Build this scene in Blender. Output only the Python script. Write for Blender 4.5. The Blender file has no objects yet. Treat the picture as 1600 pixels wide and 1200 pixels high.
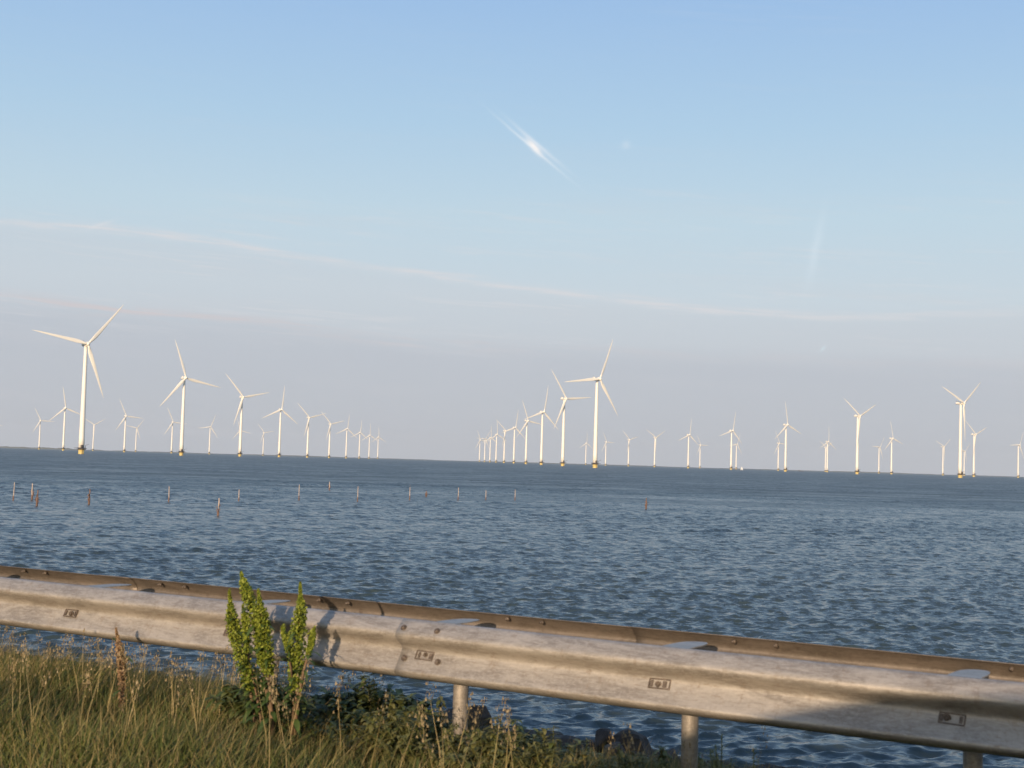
import bpy, math, random
import numpy as np
from mathutils import Vector, Matrix
PI = math.pi
R = math.radians
scene = bpy.context.scene
col = scene.collection
random.seed(7)
rng = np.random.default_rng(11)

# ------------------------------------------------------------------ camera
CAM_Z = 4.6                      # height above the lake
F_PX = 2200.0                    # focal length in pixels of the 1600 px wide photograph
ROLL = R(1.647)
PITCH = math.atan(121.7 * math.cos(ROLL) / F_PX)
cam_d = bpy.data.cameras.new("camera")
cam = bpy.data.objects.new("camera", cam_d); col.objects.link(cam)
cam_d.sensor_width = 36.0
cam_d.lens = 36.0 * F_PX / 1600.0
cam_d.clip_start = 0.05
cam_d.clip_end = 60000
CAM_M = Matrix.Translation((0, 0, CAM_Z)) @ Matrix.Rotation(PI / 2 + PITCH, 4, 'X') @ Matrix.Rotation(ROLL, 4, 'Z')
cam.matrix_world = CAM_M
cam_d.dof.use_dof = True
cam_d.dof.focus_distance = 60.0
cam_d.dof.aperture_fstop = 6.5
scene.camera = cam

# ------------------------------------------------------------------ light and exposure
SUN_AZ, SUN_EL = R(18), R(10.5)    # azimuth the light travels to (right of the view axis), elevation
sd = bpy.data.lights.new("sun", 'SUN'); sd.energy = 4.8; sd.angle = R(0.5); sd.color = (1.0, 0.77, 0.54)
sun = bpy.data.objects.new("sun", sd); col.objects.link(sun)
ldir = Vector((math.sin(SUN_AZ) * math.cos(SUN_EL), math.cos(SUN_AZ) * math.cos(SUN_EL), -math.sin(SUN_EL)))
sun.rotation_euler = ldir.to_track_quat('-Z', 'Y').to_euler()
sun.location = (-20, -60, 40)
scene.view_settings.view_transform = 'Standard'
scene.view_settings.look = 'None'
scene.view_settings.exposure = 0.0
scene.view_settings.gamma = 1.0
scene.view_settings.use_curve_mapping = False
scene.cycles.use_denoising = True
scene.cycles.max_bounces = 6
scene.cycles.volume_bounces = 0
scene.cycles.sample_clamp_indirect = 6.0
scene.cycles.caustics_reflective = False
scene.cycles.caustics_refractive = False


class NT:
    """small helper for node graphs"""
    def __init__(self, tree): self.t = tree; self.n = tree.nodes; self.l = tree.links
    def new(self, typ, **kw):
        n = self.n.new(typ)
        for k, v in kw.items():
            if k == 'inp':
                for a, b in v.items():
                    if hasattr(b, 'is_output'): self.l.new(b, n.inputs[a])
                    else: n.inputs[a].default_value = b
            else: setattr(n, k, v)
        return n
    def math(self, op, a, b=None, c=None, clamp=False):
        n = self.n.new('ShaderNodeMath'); n.operation = op; n.use_clamp = clamp
        for i, v in enumerate((a, b, c)):
            if v is None: continue
            if hasattr(v, 'is_output'): self.l.new(v, n.inputs[i])
            else: n.inputs[i].default_value = v
        return n.outputs[0]
    def mix(self, fac, a, b):
        n = self.n.new('ShaderNodeMix'); n.data_type = 'RGBA'
        for i, v in ((0, fac), (6, a), (7, b)):
            if hasattr(v, 'is_output'): self.l.new(v, n.inputs[i])
            else: n.inputs[i].default_value = v if i == 0 else (*v[:3], 1)
        return n.outputs[2]
    def smooth(self, v, a, b, lo=0.0, hi=1.0):
        n = self.n.new('ShaderNodeMapRange'); n.interpolation_type = 'SMOOTHSTEP'
        for i, x in enumerate((v, a, b, lo, hi)):
            if hasattr(x, 'is_output'): self.l.new(x, n.inputs[i])
            else: n.inputs[i].default_value = x
        return n.outputs[0]
    def ramp(self, fac, stops):
        n = self.n.new('ShaderNodeValToRGB'); self.l.new(fac, n.inputs[0])
        e = n.color_ramp.elements
        while len(e) < len(stops): e.new(0.5)
        for i, (p, c) in enumerate(stops):
            e[i].position = p; e[i].color = (*c, 1)
        return n.outputs[0]
    def curve(self, v, pts, x0, x1):
        """float curve through (x, y) points, y given in 0..20 degrees"""
        n = self.n.new('ShaderNodeMapRange'); n.clamp = True
        self.l.new(v, n.inputs[0]); n.inputs[1].default_value = x0; n.inputs[2].default_value = x1
        c = self.n.new('ShaderNodeFloatCurve'); self.l.new(n.outputs[0], c.inputs[1])
        cu = c.mapping.curves[0]
        ps = [((x - x0) / (x1 - x0), y / 20.0) for x, y in pts]
        cu.points[0].location = ps[0]; cu.points[1].location = ps[-1]
        for p in ps[1:-1]: cu.points.new(*p)
        c.mapping.update()
        return self.math('MULTIPLY', c.outputs[0], 20.0)


def lin(r, g, b):
    f = lambda c: (c / 255) / 12.92 if c <= 10 else ((c / 255 + 0.055) / 1.055) ** 2.4
    return (f(r), f(g), f(b))


# ------------------------------------------------------------------ world: clear evening sky with thin veils
world = bpy.data.worlds.new("World"); scene.world = world; world.use_nodes = True
T = NT(world.node_tree); T.n.clear()
sky = T.new('ShaderNodeTexSky', sky_type='NISHITA', sun_disc=False, sun_elevation=SUN_EL, sun_rotation=PI + SUN_AZ,
            altitude=0, air_density=1.0, dust_density=1.2, ozone_density=1.5)
skyc = T.new('ShaderNodeVectorMath', operation='SCALE'); T.l.new(sky.outputs[0], skyc.inputs[0]); skyc.inputs[3].default_value = 0.15
tc = T.new('ShaderNodeTexCoord')
nrm = T.new('ShaderNodeVectorMath', operation='NORMALIZE'); T.l.new(tc.outputs['Generated'], nrm.inputs[0])
sep = T.new('ShaderNodeSeparateXYZ'); T.l.new(nrm.outputs[0], sep.inputs[0])
az = T.math('MULTIPLY', T.math('ARCTAN2', sep.outputs[0], sep.outputs[1]), 57.2958)
el = T.math('MULTIPLY', T.math('ARCSINE', sep.outputs[2]), 57.2958)
# cloud coordinates: a flat sheet high above, seen in perspective, so streaks flatten towards the horizon
pv = T.new('ShaderNodeCombineXYZ'); T.l.new(T.math('MULTIPLY', az, 0.06), pv.inputs[0]); T.l.new(T.math('MULTIPLY', T.math('ADD', el, T.math('MULTIPLY', az, 0.045)), 0.75), pv.inputs[1])
n1 = T.new('ShaderNodeTexNoise', inp={'Vector': pv.outputs[0], 'Scale': 1.0, 'Detail': 5.0, 'Roughness': 0.55, 'Distortion': 0.4}).outputs[0]
pv2 = T.new('ShaderNodeCombineXYZ'); T.l.new(T.math('MULTIPLY', az, 0.16), pv2.inputs[0]); T.l.new(T.math('MULTIPLY', T.math('ADD', el, T.math('MULTIPLY', az, 0.05)), 2.4), pv2.inputs[1])
n2 = T.new('ShaderNodeTexNoise', inp={'Vector': pv2.outputs[0], 'Scale': 1.0, 'Detail': 4.0, 'Roughness': 0.6, 'Distortion': 0.6}).outputs[0]
# clear-air colour by elevation (thin haze lightens the lower sky), mixed with the physical sky
eln = T.math('DIVIDE', el, 40.0, clamp=True)
air = T.ramp(eln, [(0.0, lin(194, 197, 203)), (0.10, lin(195, 201, 211)), (0.17, lin(201, 213, 223)), (0.25, lin(193, 215, 229)),
                   (0.34, lin(176, 207, 232)), (0.46, lin(158, 193, 232)), (1.0, lin(112, 150, 205))])
# towards the low sun (behind the camera) the physical sky with its warm glow takes over
back = T.smooth(T.math('ABSOLUTE', az), 60.0, 150.0)
base = T.mix(T.math('MULTIPLY_ADD', back, -0.75, 0.93), skyc.outputs[0], air)
# upper veil: its top edge sinks from left to right
e1 = T.curve(az, [(-40, 8.9), (-20, 8.55), (-16.5, 8.65), (-4.2, 7.55), (4, 6.75), (9.8, 6.25), (14, 6.15), (20, 6.35), (40, 6.8)], -40, 40)
d1 = T.math('SUBTRACT', el, e1)
d1n = T.math('ADD', d1, T.math('MULTIPLY', T.math('SUBTRACT', n2, 0.5), 0.6))
veil1 = T.math('MULTIPLY', T.smooth(d1n, 0.35, -0.5), T.smooth(d1n, -6.0, -0.5, 0.45, 1.0))
base = T.mix(T.math('MULTIPLY', veil1, 0.26), base, lin(201, 203, 209))
n3t = T.new('ShaderNodeTexNoise', inp={'Vector': pv2.outputs[0], 'Scale': 2.6, 'Detail': 5.0, 'Roughness': 0.6}).outputs[0]
# bright thread along the veil's edge
thr = T.math('MULTIPLY', T.math('POWER', 2.718, T.math('MULTIPLY', T.math('POWER', T.math('DIVIDE', T.math('ABSOLUTE', T.math('ADD', d1n, 0.02)), 0.15), 2.0), -1.0)), T.smooth(n3t, 0.35, 0.60, 0.30, 1.0))
thr = T.math('MULTIPLY', thr, T.smooth(az, 24.0, 10.0, 0.15, 1.0))
base = T.mix(T.math('MULTIPLY', thr, 0.66), base, lin(220, 219, 222))
# lower grey-violet bank
e2 = T.curve(az, [(-40, 5.8), (-20, 5.6), (-12, 5.3), (-4.2, 4.75), (1.3, 4.65), (13, 4.3), (20, 4.2), (40, 4.2)], -40, 40)
d2 = T.math('ADD', T.math('SUBTRACT', el, e2), T.math('MULTIPLY', T.math('SUBTRACT', n1, 0.5), 1.3))
bank = T.smooth(d2, 0.6, -0.7)
base = T.mix(T.math('MULTIPLY', bank, 0.42), base, lin(181, 187, 198))
# warm pink tops on the bank's left half
pk = T.math('MULTIPLY', T.math('POWER', 2.718, T.math('MULTIPLY', T.math('POWER', T.math('DIVIDE', T.math('ADD', d2, -0.05), 0.28), 2.0), -1.0)), T.smooth(n2, 0.42, 0.66))
pk = T.math('MULTIPLY', pk, T.smooth(az, 3.0, -8.0, 0.2, 1.0))
base = T.mix(T.math('MULTIPLY', pk, 0.8), base, lin(210, 202, 204))
# thin broken streaks between the two edges and above them
pv3 = T.new('ShaderNodeCombineXYZ'); T.l.new(T.math('MULTIPLY', az, 0.22), pv3.inputs[0]); T.l.new(T.math('MULTIPLY', T.math('ADD', el, T.math('MULTIPLY', az, 0.06)), 5.0), pv3.inputs[1])
n3 = T.new('ShaderNodeTexNoise', inp={'Vector': pv3.outputs[0], 'Scale': 1.0, 'Detail': 6.0, 'Roughness': 0.65, 'Distortion': 1.0}).outputs[0]
stk = T.math('MULTIPLY', T.smooth(n3, 0.48, 0.72), T.math('MULTIPLY', T.smooth(n1, 0.42, 0.62), T.math('MULTIPLY', T.smooth(el, 3.5, 5.5), T.smooth(el, 12.5, 8.0, 0.12, 1.0))))
base = T.mix(T.math('MULTIPLY', stk, 0.42), base, lin(222, 221, 224))
# faint structure everywhere low
base = T.mix(T.math('MULTIPLY', T.smooth(n1, 0.5, 0.75), T.smooth(el, 16.0, 5.0, 0.0, 0.22)), base, lin(206, 206, 211))
# car-window reflections painted into the sky colour as streaks, plus one cirrus shred far left
def glint_or_wisp(az0, el0, dx, dy, half, thick, amount, colour, base):
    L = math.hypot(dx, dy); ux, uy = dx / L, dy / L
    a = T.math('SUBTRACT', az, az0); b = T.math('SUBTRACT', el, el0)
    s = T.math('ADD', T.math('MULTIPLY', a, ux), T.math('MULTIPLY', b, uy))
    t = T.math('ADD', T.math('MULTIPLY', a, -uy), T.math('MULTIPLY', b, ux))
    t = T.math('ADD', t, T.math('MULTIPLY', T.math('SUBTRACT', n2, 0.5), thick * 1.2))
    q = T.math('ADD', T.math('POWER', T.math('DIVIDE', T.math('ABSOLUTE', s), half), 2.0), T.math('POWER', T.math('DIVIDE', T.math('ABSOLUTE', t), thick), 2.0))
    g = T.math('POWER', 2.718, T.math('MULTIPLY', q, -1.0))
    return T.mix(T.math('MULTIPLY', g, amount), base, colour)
base = glint_or_wisp(0.55, 12.72, 3.0, -2.35, 1.60, 0.060, 0.55, lin(232, 240, 247), base)
base = glint_or_wisp(0.75, 12.86, 3.0, -2.35, 1.25, 0.075, 0.50, lin(230, 238, 246), base)
base = glint_or_wisp(0.62, 12.75, 2.6, -2.5, 0.40, 0.12, 1.0, lin(252, 248, 246), base)
base = glint_or_wisp(4.4, 12.9, 1.0, 0.4, 0.17, 0.15, 0.30, lin(222, 233, 244), base)
base = glint_or_wisp(12.1, 8.8, 0.50, 2.6, 1.25, 0.17, 0.36, lin(218, 232, 242), base)
base = glint_or_wisp(-16.6, 8.75, 1.0, 0.42, 0.55, 0.07, 0.40, lin(222, 224, 228), base)
base = glint_or_wisp(12.45, 4.85, 0.3, 0.35, 0.14, 0.07, 0.55, lin(212, 228, 236), base)
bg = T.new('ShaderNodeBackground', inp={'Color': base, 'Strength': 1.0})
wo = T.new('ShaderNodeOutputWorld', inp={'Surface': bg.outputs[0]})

# ------------------------------------------------------------------ geometry helpers
def px_dir(px, py):
    """world direction through a pixel of the photograph"""
    return (CAM_M.to_3x3() @ Vector(((px - 800) / F_PX, -(py - 600) / F_PX, -1.0))).normalized()

CS, SN = 0.8459, 0.5334          # the dike, road and rail run along the S axis; D points out to the lake
DIKE_ROT = math.atan2(-SN, CS)
def dk(s, d, z=0.0): return Vector((CS * s + SN * d, -SN * s + CS * d, z))
def to_sd(x, y): return CS * x - SN * y, SN * x + CS * y
def px_at_D(px, py, D):
    """point on the vertical plane at distance D (dike frame) seen at a pixel -> s, D, z"""
    v = px_dir(px, py); t = D / (SN * v.x + CS * v.y)
    return to_sd(v.x * t, v.y * t)[0], D, CAM_Z + v.z * t

def link(o, parent=None):
    col.objects.link(o)
    if parent is not None: o.parent = parent
    return o

def mesh_obj(name, verts, faces, mats, parent=None, smooth=True, midx=None, loc=None, rz=None):
    me = bpy.data.meshes.new(name)
    me.from_pydata([tuple(v) for v in verts], [], [tuple(f) for f in faces]); me.update()
    if not isinstance(mats, (list, tuple)): mats = [mats]
    for m in mats: me.materials.append(m)
    if midx is not None: me.polygons.foreach_set('material_index', midx)
    me.polygons.foreach_set('use_smooth', [smooth] * len(me.polygons))
    o = bpy.data.objects.new(name, me)
    if loc is not None: o.location = loc
    if rz is not None: o.rotation_euler = (0, 0, rz)
    return link(o, parent)

def np_mesh(name, V, quads=None, tris=None, mats=None, parent=None, smooth=True, mi_q=None, mi_t=None, col_attr=None):
    me = bpy.data.meshes.new(name)
    nq = 0 if quads is None else len(quads); nt = 0 if tris is None else len(tris)
    me.vertices.add(len(V)); me.vertices.foreach_set('co', np.asarray(V, np.float32).ravel())
    loops = []
    if nq: loops.append(np.asarray(quads, np.int32).ravel())
    if nt: loops.append(np.asarray(tris, np.int32).ravel())
    loops = np.concatenate(loops)
    me.loops.add(len(loops)); me.loops.foreach_set('vertex_index', loops)
    me.polygons.add(nq + nt)
    st = np.concatenate([np.arange(nq, dtype=np.int32) * 4, nq * 4 + np.arange(nt, dtype=np.int32) * 3])
    me.polygons.foreach_set('loop_start', st)
    try: me.polygons.foreach_set('loop_total', np.concatenate([np.full(nq, 4, np.int32), np.full(nt, 3, np.int32)]))
    except Exception: pass
    if mi_q is not None or mi_t is not None:
        a = np.concatenate([np.zeros(nq, np.int32) if mi_q is None else mi_q, np.zeros(nt, np.int32) if mi_t is None else mi_t]).astype(np.int32)
        me.polygons.foreach_set('material_index', a)
    me.polygons.foreach_set('use_smooth', np.full(nq + nt, smooth, dtype=bool))
    if col_attr is not None:
        at = me.color_attributes.new('tint', 'FLOAT_COLOR', 'POINT')
        at.data.foreach_set('color', np.asarray(col_attr, np.float32).ravel())
    me.update(calc_edges=True); me.validate()
    for m in (mats if isinstance(mats, (list, tuple)) else [mats]): me.materials.append(m)
    return link(bpy.data.objects.new(name, me), parent)

class MB:
    def __init__(self): self.v = []; self.f = []; self.m = []
    def add(self, verts, faces, m=0):
        b = len(self.v); self.v += [tuple(v) for v in verts]; self.f += [tuple(b + i for i in f) for f in faces]; self.m += [m] * len(faces)
    def box(self, c, s, m=0, rot=None):
        x, y, z = s[0] / 2, s[1] / 2, s[2] / 2
        vs = [Vector((i, j, k)) for i in (-x, x) for j in (-y, y) for k in (-z, z)]
        if rot is not None: vs = [rot @ v for v in vs]
        self.add([v + Vector(c) for v in vs], [(0, 1, 3, 2), (4, 6, 7, 5), (0, 4, 5, 1), (2, 3, 7, 6), (0, 2, 6, 4), (1, 5, 7, 3)], m)
    def tube(self, pts, radii, n=8, m=0, caps=True, squash=1.0):
        pts = [Vector(p) for p in pts]
        rings = []
        for i, p in enumerate(pts):
            t = (pts[min(i + 1, len(pts) - 1)] - pts[max(i - 1, 0)]).normalized()
            a = t.cross(Vector((0, 0, 1)))
            if a.length < 0.05: a = Vector((1, 0, 0)) if abs(t.x) < 0.9 else Vector((0, 1, 0)); a = (a - t * a.dot(t))
            a.normalize(); b = t.cross(a)
            r = radii[i] if isinstance(radii, (list, tuple)) else radii
            rings.append([p + a * (r * math.cos(2 * PI * k / n)) + b * (r * squash * math.sin(2 * PI * k / n)) for k in range(n)])
        vs = [v for rg in rings for v in rg]
        fs = [(i * n + k, i * n + (k + 1) % n, (i + 1) * n + (k + 1) % n, (i + 1) * n + k) for i in range(len(pts) - 1) for k in range(n)]
        if caps: fs += [tuple(range(n))[::-1], tuple((len(pts) - 1) * n + k for k in range(n))]
        self.add(vs, fs, m)
    def sphere(self, c, r, m=0, nu=10, nv=6, scale=(1, 1, 1)):
        vs = [Vector((0, 0, -1))]; 
        for j in range(1, nv):
            t = -PI / 2 + PI * j / nv
            vs += [Vector((math.cos(t) * math.cos(2 * PI * i / nu), math.cos(t) * math.sin(2 * PI * i / nu), math.sin(t))) for i in range(nu)]
        vs.append(Vector((0, 0, 1)))
        fs = [(0, 1 + (i + 1) % nu, 1 + i) for i in range(nu)]
        for j in range(nv - 2):
            fs += [(1 + j * nu + i, 1 + j * nu + (i + 1) % nu, 1 + (j + 1) * nu + (i + 1) % nu, 1 + (j + 1) * nu + i) for i in range(nu)]
        l = len(vs) - 1; b = 1 + (nv - 2) * nu
        fs += [(b + i, b + (i + 1) % nu, l) for i in range(nu)]
        self.add([Vector((v.x * scale[0], v.y * scale[1], v.z * scale[2])) * r + Vector(c) for v in vs], fs, m)
    def extrude_profile(self, prof, s0, s1, m=0, closed=False, nseg=1, fn=None):
        """prof = [(d, z)], extruded along x from s0 to s1"""
        n = len(prof); vs = []
        for i in range(nseg + 1):
            s = s0 + (s1 - s0) * i / nseg
            for (d, z) in prof:
                p = (s, d, z)
                vs.append(fn(p) if fn else p)
        k = n if closed else n - 1
        fs = [(i * n + j, (i + 1) * n + j, (i + 1) * n + (j + 1) % n, i * n + (j + 1) % n) for i in range(nseg) for j in range(k)]
        if closed: fs += [tuple(range(n)), tuple(nseg * n + j for j in range(n))[::-1]]
        self.add(vs, fs, m)
    def build(self, name, mats, parent=None, smooth=True, bevel=0.0, loc=None, rz=None):
        o = mesh_obj(name, self.v, self.f, mats, parent, smooth, self.m, loc, rz)
        if bevel:
            b = o.modifiers.new('bevel', 'BEVEL'); b.width = bevel; b.segments = 3; b.limit_method = 'ANGLE'; b.angle_limit = R(35)
        return o

def tag(o, label=None, cat=None, group=None, kind=None):
    if label: o['label'] = label
    if cat: o['category'] = cat
    if group: o['group'] = group
    if kind: o['kind'] = kind
    return o

def empty(name, loc, rz=0.0):
    o = bpy.data.objects.new(name, None); o.location = loc; o.rotation_euler = (0, 0, rz); o.empty_display_size = 0.5
    return link(o)

# ------------------------------------------------------------------ materials
def mat(name, colour, rough=0.6, metal=0.0, spec=0.5, var=0.0, scale=8.0, dark=None, bump=0.0, bscale=30.0, stretch=None):
    m = bpy.data.materials.new(name); m.use_nodes = True
    N = NT(m.node_tree); b = N.n['Principled BSDF']
    b.inputs['Roughness'].default_value = rough; b.inputs['Metallic'].default_value = metal
    b.inputs['Specular IOR Level'].default_value = spec
    b.inputs['Base Color'].default_value = (*colour, 1)
    c = N.new('ShaderNodeTexCoord').outputs['Object']
    if stretch:
        mp = N.new('ShaderNodeMapping'); N.l.new(c, mp.inputs[0]); mp.inputs['Scale'].default_value = stretch; c = mp.outputs[0]
    if var or dark:
        nz = N.new('ShaderNodeTexNoise', inp={'Vector': c, 'Scale': scale, 'Detail': 6.0, 'Roughness': 0.6}).outputs[0]
        f = N.smooth(nz, 0.35, 0.68)
        d = dark or tuple(x * (1 - var) for x in colour)
        N.l.new(N.mix(f, d, colour), b.inputs['Base Color'])
    if bump:
        nb = N.new('ShaderNodeTexNoise', inp={'Vector': c, 'Scale': bscale, 'Detail': 5.0}).outputs[0]
        bp = N.new('ShaderNodeBump', inp={'Height': nb, 'Strength': bump, 'Distance': 0.02}); N.l.new(bp.outputs[0], b.inputs['Normal'])
    return m

def leaf_mat(name, c1, c2, rough=0.55, trans=0.12):
    """foliage with a random tint for every loose leaf or blade"""
    m = bpy.data.materials.new(name); m.use_nodes = True
    N = NT(m.node_tree); b = N.n['Principled BSDF']; out = N.n['Material Output']
    g = N.new('ShaderNodeNewGeometry')
    c = N.ramp(g.outputs['Random Per Island'], [(0.0, c1), (0.55, tuple((a + d) / 2 for a, d in zip(c1, c2))), (1.0, c2)])
    N.l.new(c, b.inputs['Base Color']); b.inputs['Roughness'].default_value = rough
    b.inputs['Specular IOR Level'].default_value = 0.3
    tr = N.new('ShaderNodeBsdfTranslucent', inp={'Color': c})
    mx = N.new('ShaderNodeMixShader', inp={0: trans, 1: b.outputs[0], 2: tr.outputs[0]})
    N.l.new(mx.outputs[0], out.inputs[0])
    return m

M_WHITE = mat('turbine_white_paint', (0.87, 0.84, 0.76), 0.45, var=0.04, scale=0.05)
M_YELLOW = mat('marker_yellow_paint', (0.72, 0.56, 0.20), 0.5, var=0.2, scale=0.4)
M_DARKSTEEL = mat('weathered_dark_steel', (0.10, 0.085, 0.075), 0.6, var=0.3, scale=0.5)
M_ROCK = mat('basalt_rock', (0.065, 0.052, 0.043), 0.85, var=0.55, scale=3.0, bump=0.8, bscale=9.0)
M_POLE = mat('bleached_pole_wood', (0.58, 0.47, 0.40), 0.8, var=0.3, scale=6.0)
M_POLED = mat('weedy_pole_wood', (0.24, 0.145, 0.11), 0.85, var=0.4, scale=8.0)
M_BLACK = mat('black_grained_plastic', (0.005, 0.006, 0.009), 0.75, spec=0.2, bump=0.1, bscale=200)
M_PAINT = mat('dark_blue_car_paint', (0.02, 0.03, 0.06), 0.3, metal=0.2, var=0.1, scale=2)
M_RUBBER = mat('tyre_rubber', (0.02, 0.02, 0.02), 0.8, var=0.2, scale=20)
M_RIM = mat('alloy_rim', (0.5, 0.5, 0.52), 0.3, metal=0.9, var=0.05, scale=10)
M_TRIM = mat('grey_interior_trim', (0.06, 0.06, 0.065), 0.8, var=0.2, scale=30)
M_SAIL = mat('white_sailcloth', (0.8, 0.8, 0.78), 0.7, var=0.05, scale=0.5)
M_HULL = mat('dark_ship_hull', (0.10, 0.10, 0.12), 0.6, var=0.2, scale=0.2)

def glass_mat():
    m = bpy.data.materials.new('tinted_window_glass'); m.use_nodes = True
    b = m.node_tree.nodes['Principled BSDF']
    b.inputs['Base Color'].default_value = (0.25, 0.3, 0.3, 1); b.inputs['Roughness'].default_value = 0.02
    b.inputs['Transmission Weight'].default_value = 0.9; b.inputs['IOR'].default_value = 1.45
    return m
M_GLASS = glass_mat()

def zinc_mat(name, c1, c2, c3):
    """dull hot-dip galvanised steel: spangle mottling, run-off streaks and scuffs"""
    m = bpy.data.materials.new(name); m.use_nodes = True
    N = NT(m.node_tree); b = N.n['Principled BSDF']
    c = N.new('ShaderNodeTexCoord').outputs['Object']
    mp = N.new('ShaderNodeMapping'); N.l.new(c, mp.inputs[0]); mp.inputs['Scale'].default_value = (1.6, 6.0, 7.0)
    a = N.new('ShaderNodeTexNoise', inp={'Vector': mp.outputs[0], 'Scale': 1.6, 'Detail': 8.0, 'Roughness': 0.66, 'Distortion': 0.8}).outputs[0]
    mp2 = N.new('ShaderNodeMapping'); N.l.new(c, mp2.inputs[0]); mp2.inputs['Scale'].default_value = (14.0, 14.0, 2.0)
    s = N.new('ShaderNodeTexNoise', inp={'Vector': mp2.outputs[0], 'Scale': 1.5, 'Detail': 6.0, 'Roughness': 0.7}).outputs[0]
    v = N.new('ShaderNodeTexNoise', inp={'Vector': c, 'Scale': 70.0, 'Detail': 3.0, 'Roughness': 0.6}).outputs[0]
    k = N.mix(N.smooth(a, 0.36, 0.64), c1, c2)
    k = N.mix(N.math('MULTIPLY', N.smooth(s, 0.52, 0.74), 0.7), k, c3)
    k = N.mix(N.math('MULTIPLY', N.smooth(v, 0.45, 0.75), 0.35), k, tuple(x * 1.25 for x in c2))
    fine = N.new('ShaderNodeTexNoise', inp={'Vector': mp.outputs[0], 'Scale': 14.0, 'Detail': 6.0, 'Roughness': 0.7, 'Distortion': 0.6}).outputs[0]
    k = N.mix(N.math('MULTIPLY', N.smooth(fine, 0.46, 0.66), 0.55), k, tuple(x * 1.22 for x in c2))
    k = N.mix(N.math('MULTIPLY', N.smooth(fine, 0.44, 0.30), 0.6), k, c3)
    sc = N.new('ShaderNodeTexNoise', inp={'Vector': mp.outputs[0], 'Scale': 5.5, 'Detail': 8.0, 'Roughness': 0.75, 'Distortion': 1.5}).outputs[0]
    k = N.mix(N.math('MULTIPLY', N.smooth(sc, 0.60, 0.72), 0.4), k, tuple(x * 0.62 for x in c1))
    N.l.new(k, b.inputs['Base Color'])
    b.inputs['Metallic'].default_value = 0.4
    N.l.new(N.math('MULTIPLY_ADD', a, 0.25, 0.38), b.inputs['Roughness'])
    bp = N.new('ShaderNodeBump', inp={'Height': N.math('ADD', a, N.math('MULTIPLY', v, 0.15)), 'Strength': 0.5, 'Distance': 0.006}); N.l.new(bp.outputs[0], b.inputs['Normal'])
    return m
M_ZINC = zinc_mat('galvanised_steel', (0.27, 0.235, 0.195), (0.43, 0.385, 0.33), (0.25, 0.19, 0.135))
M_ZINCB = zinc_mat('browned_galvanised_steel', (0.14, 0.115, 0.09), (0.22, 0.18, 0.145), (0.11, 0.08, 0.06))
M_BOLT = mat('rusty_bolt_steel', (0.20, 0.155, 0.12), 0.6, metal=0.4, var=0.5, scale=60)

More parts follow.
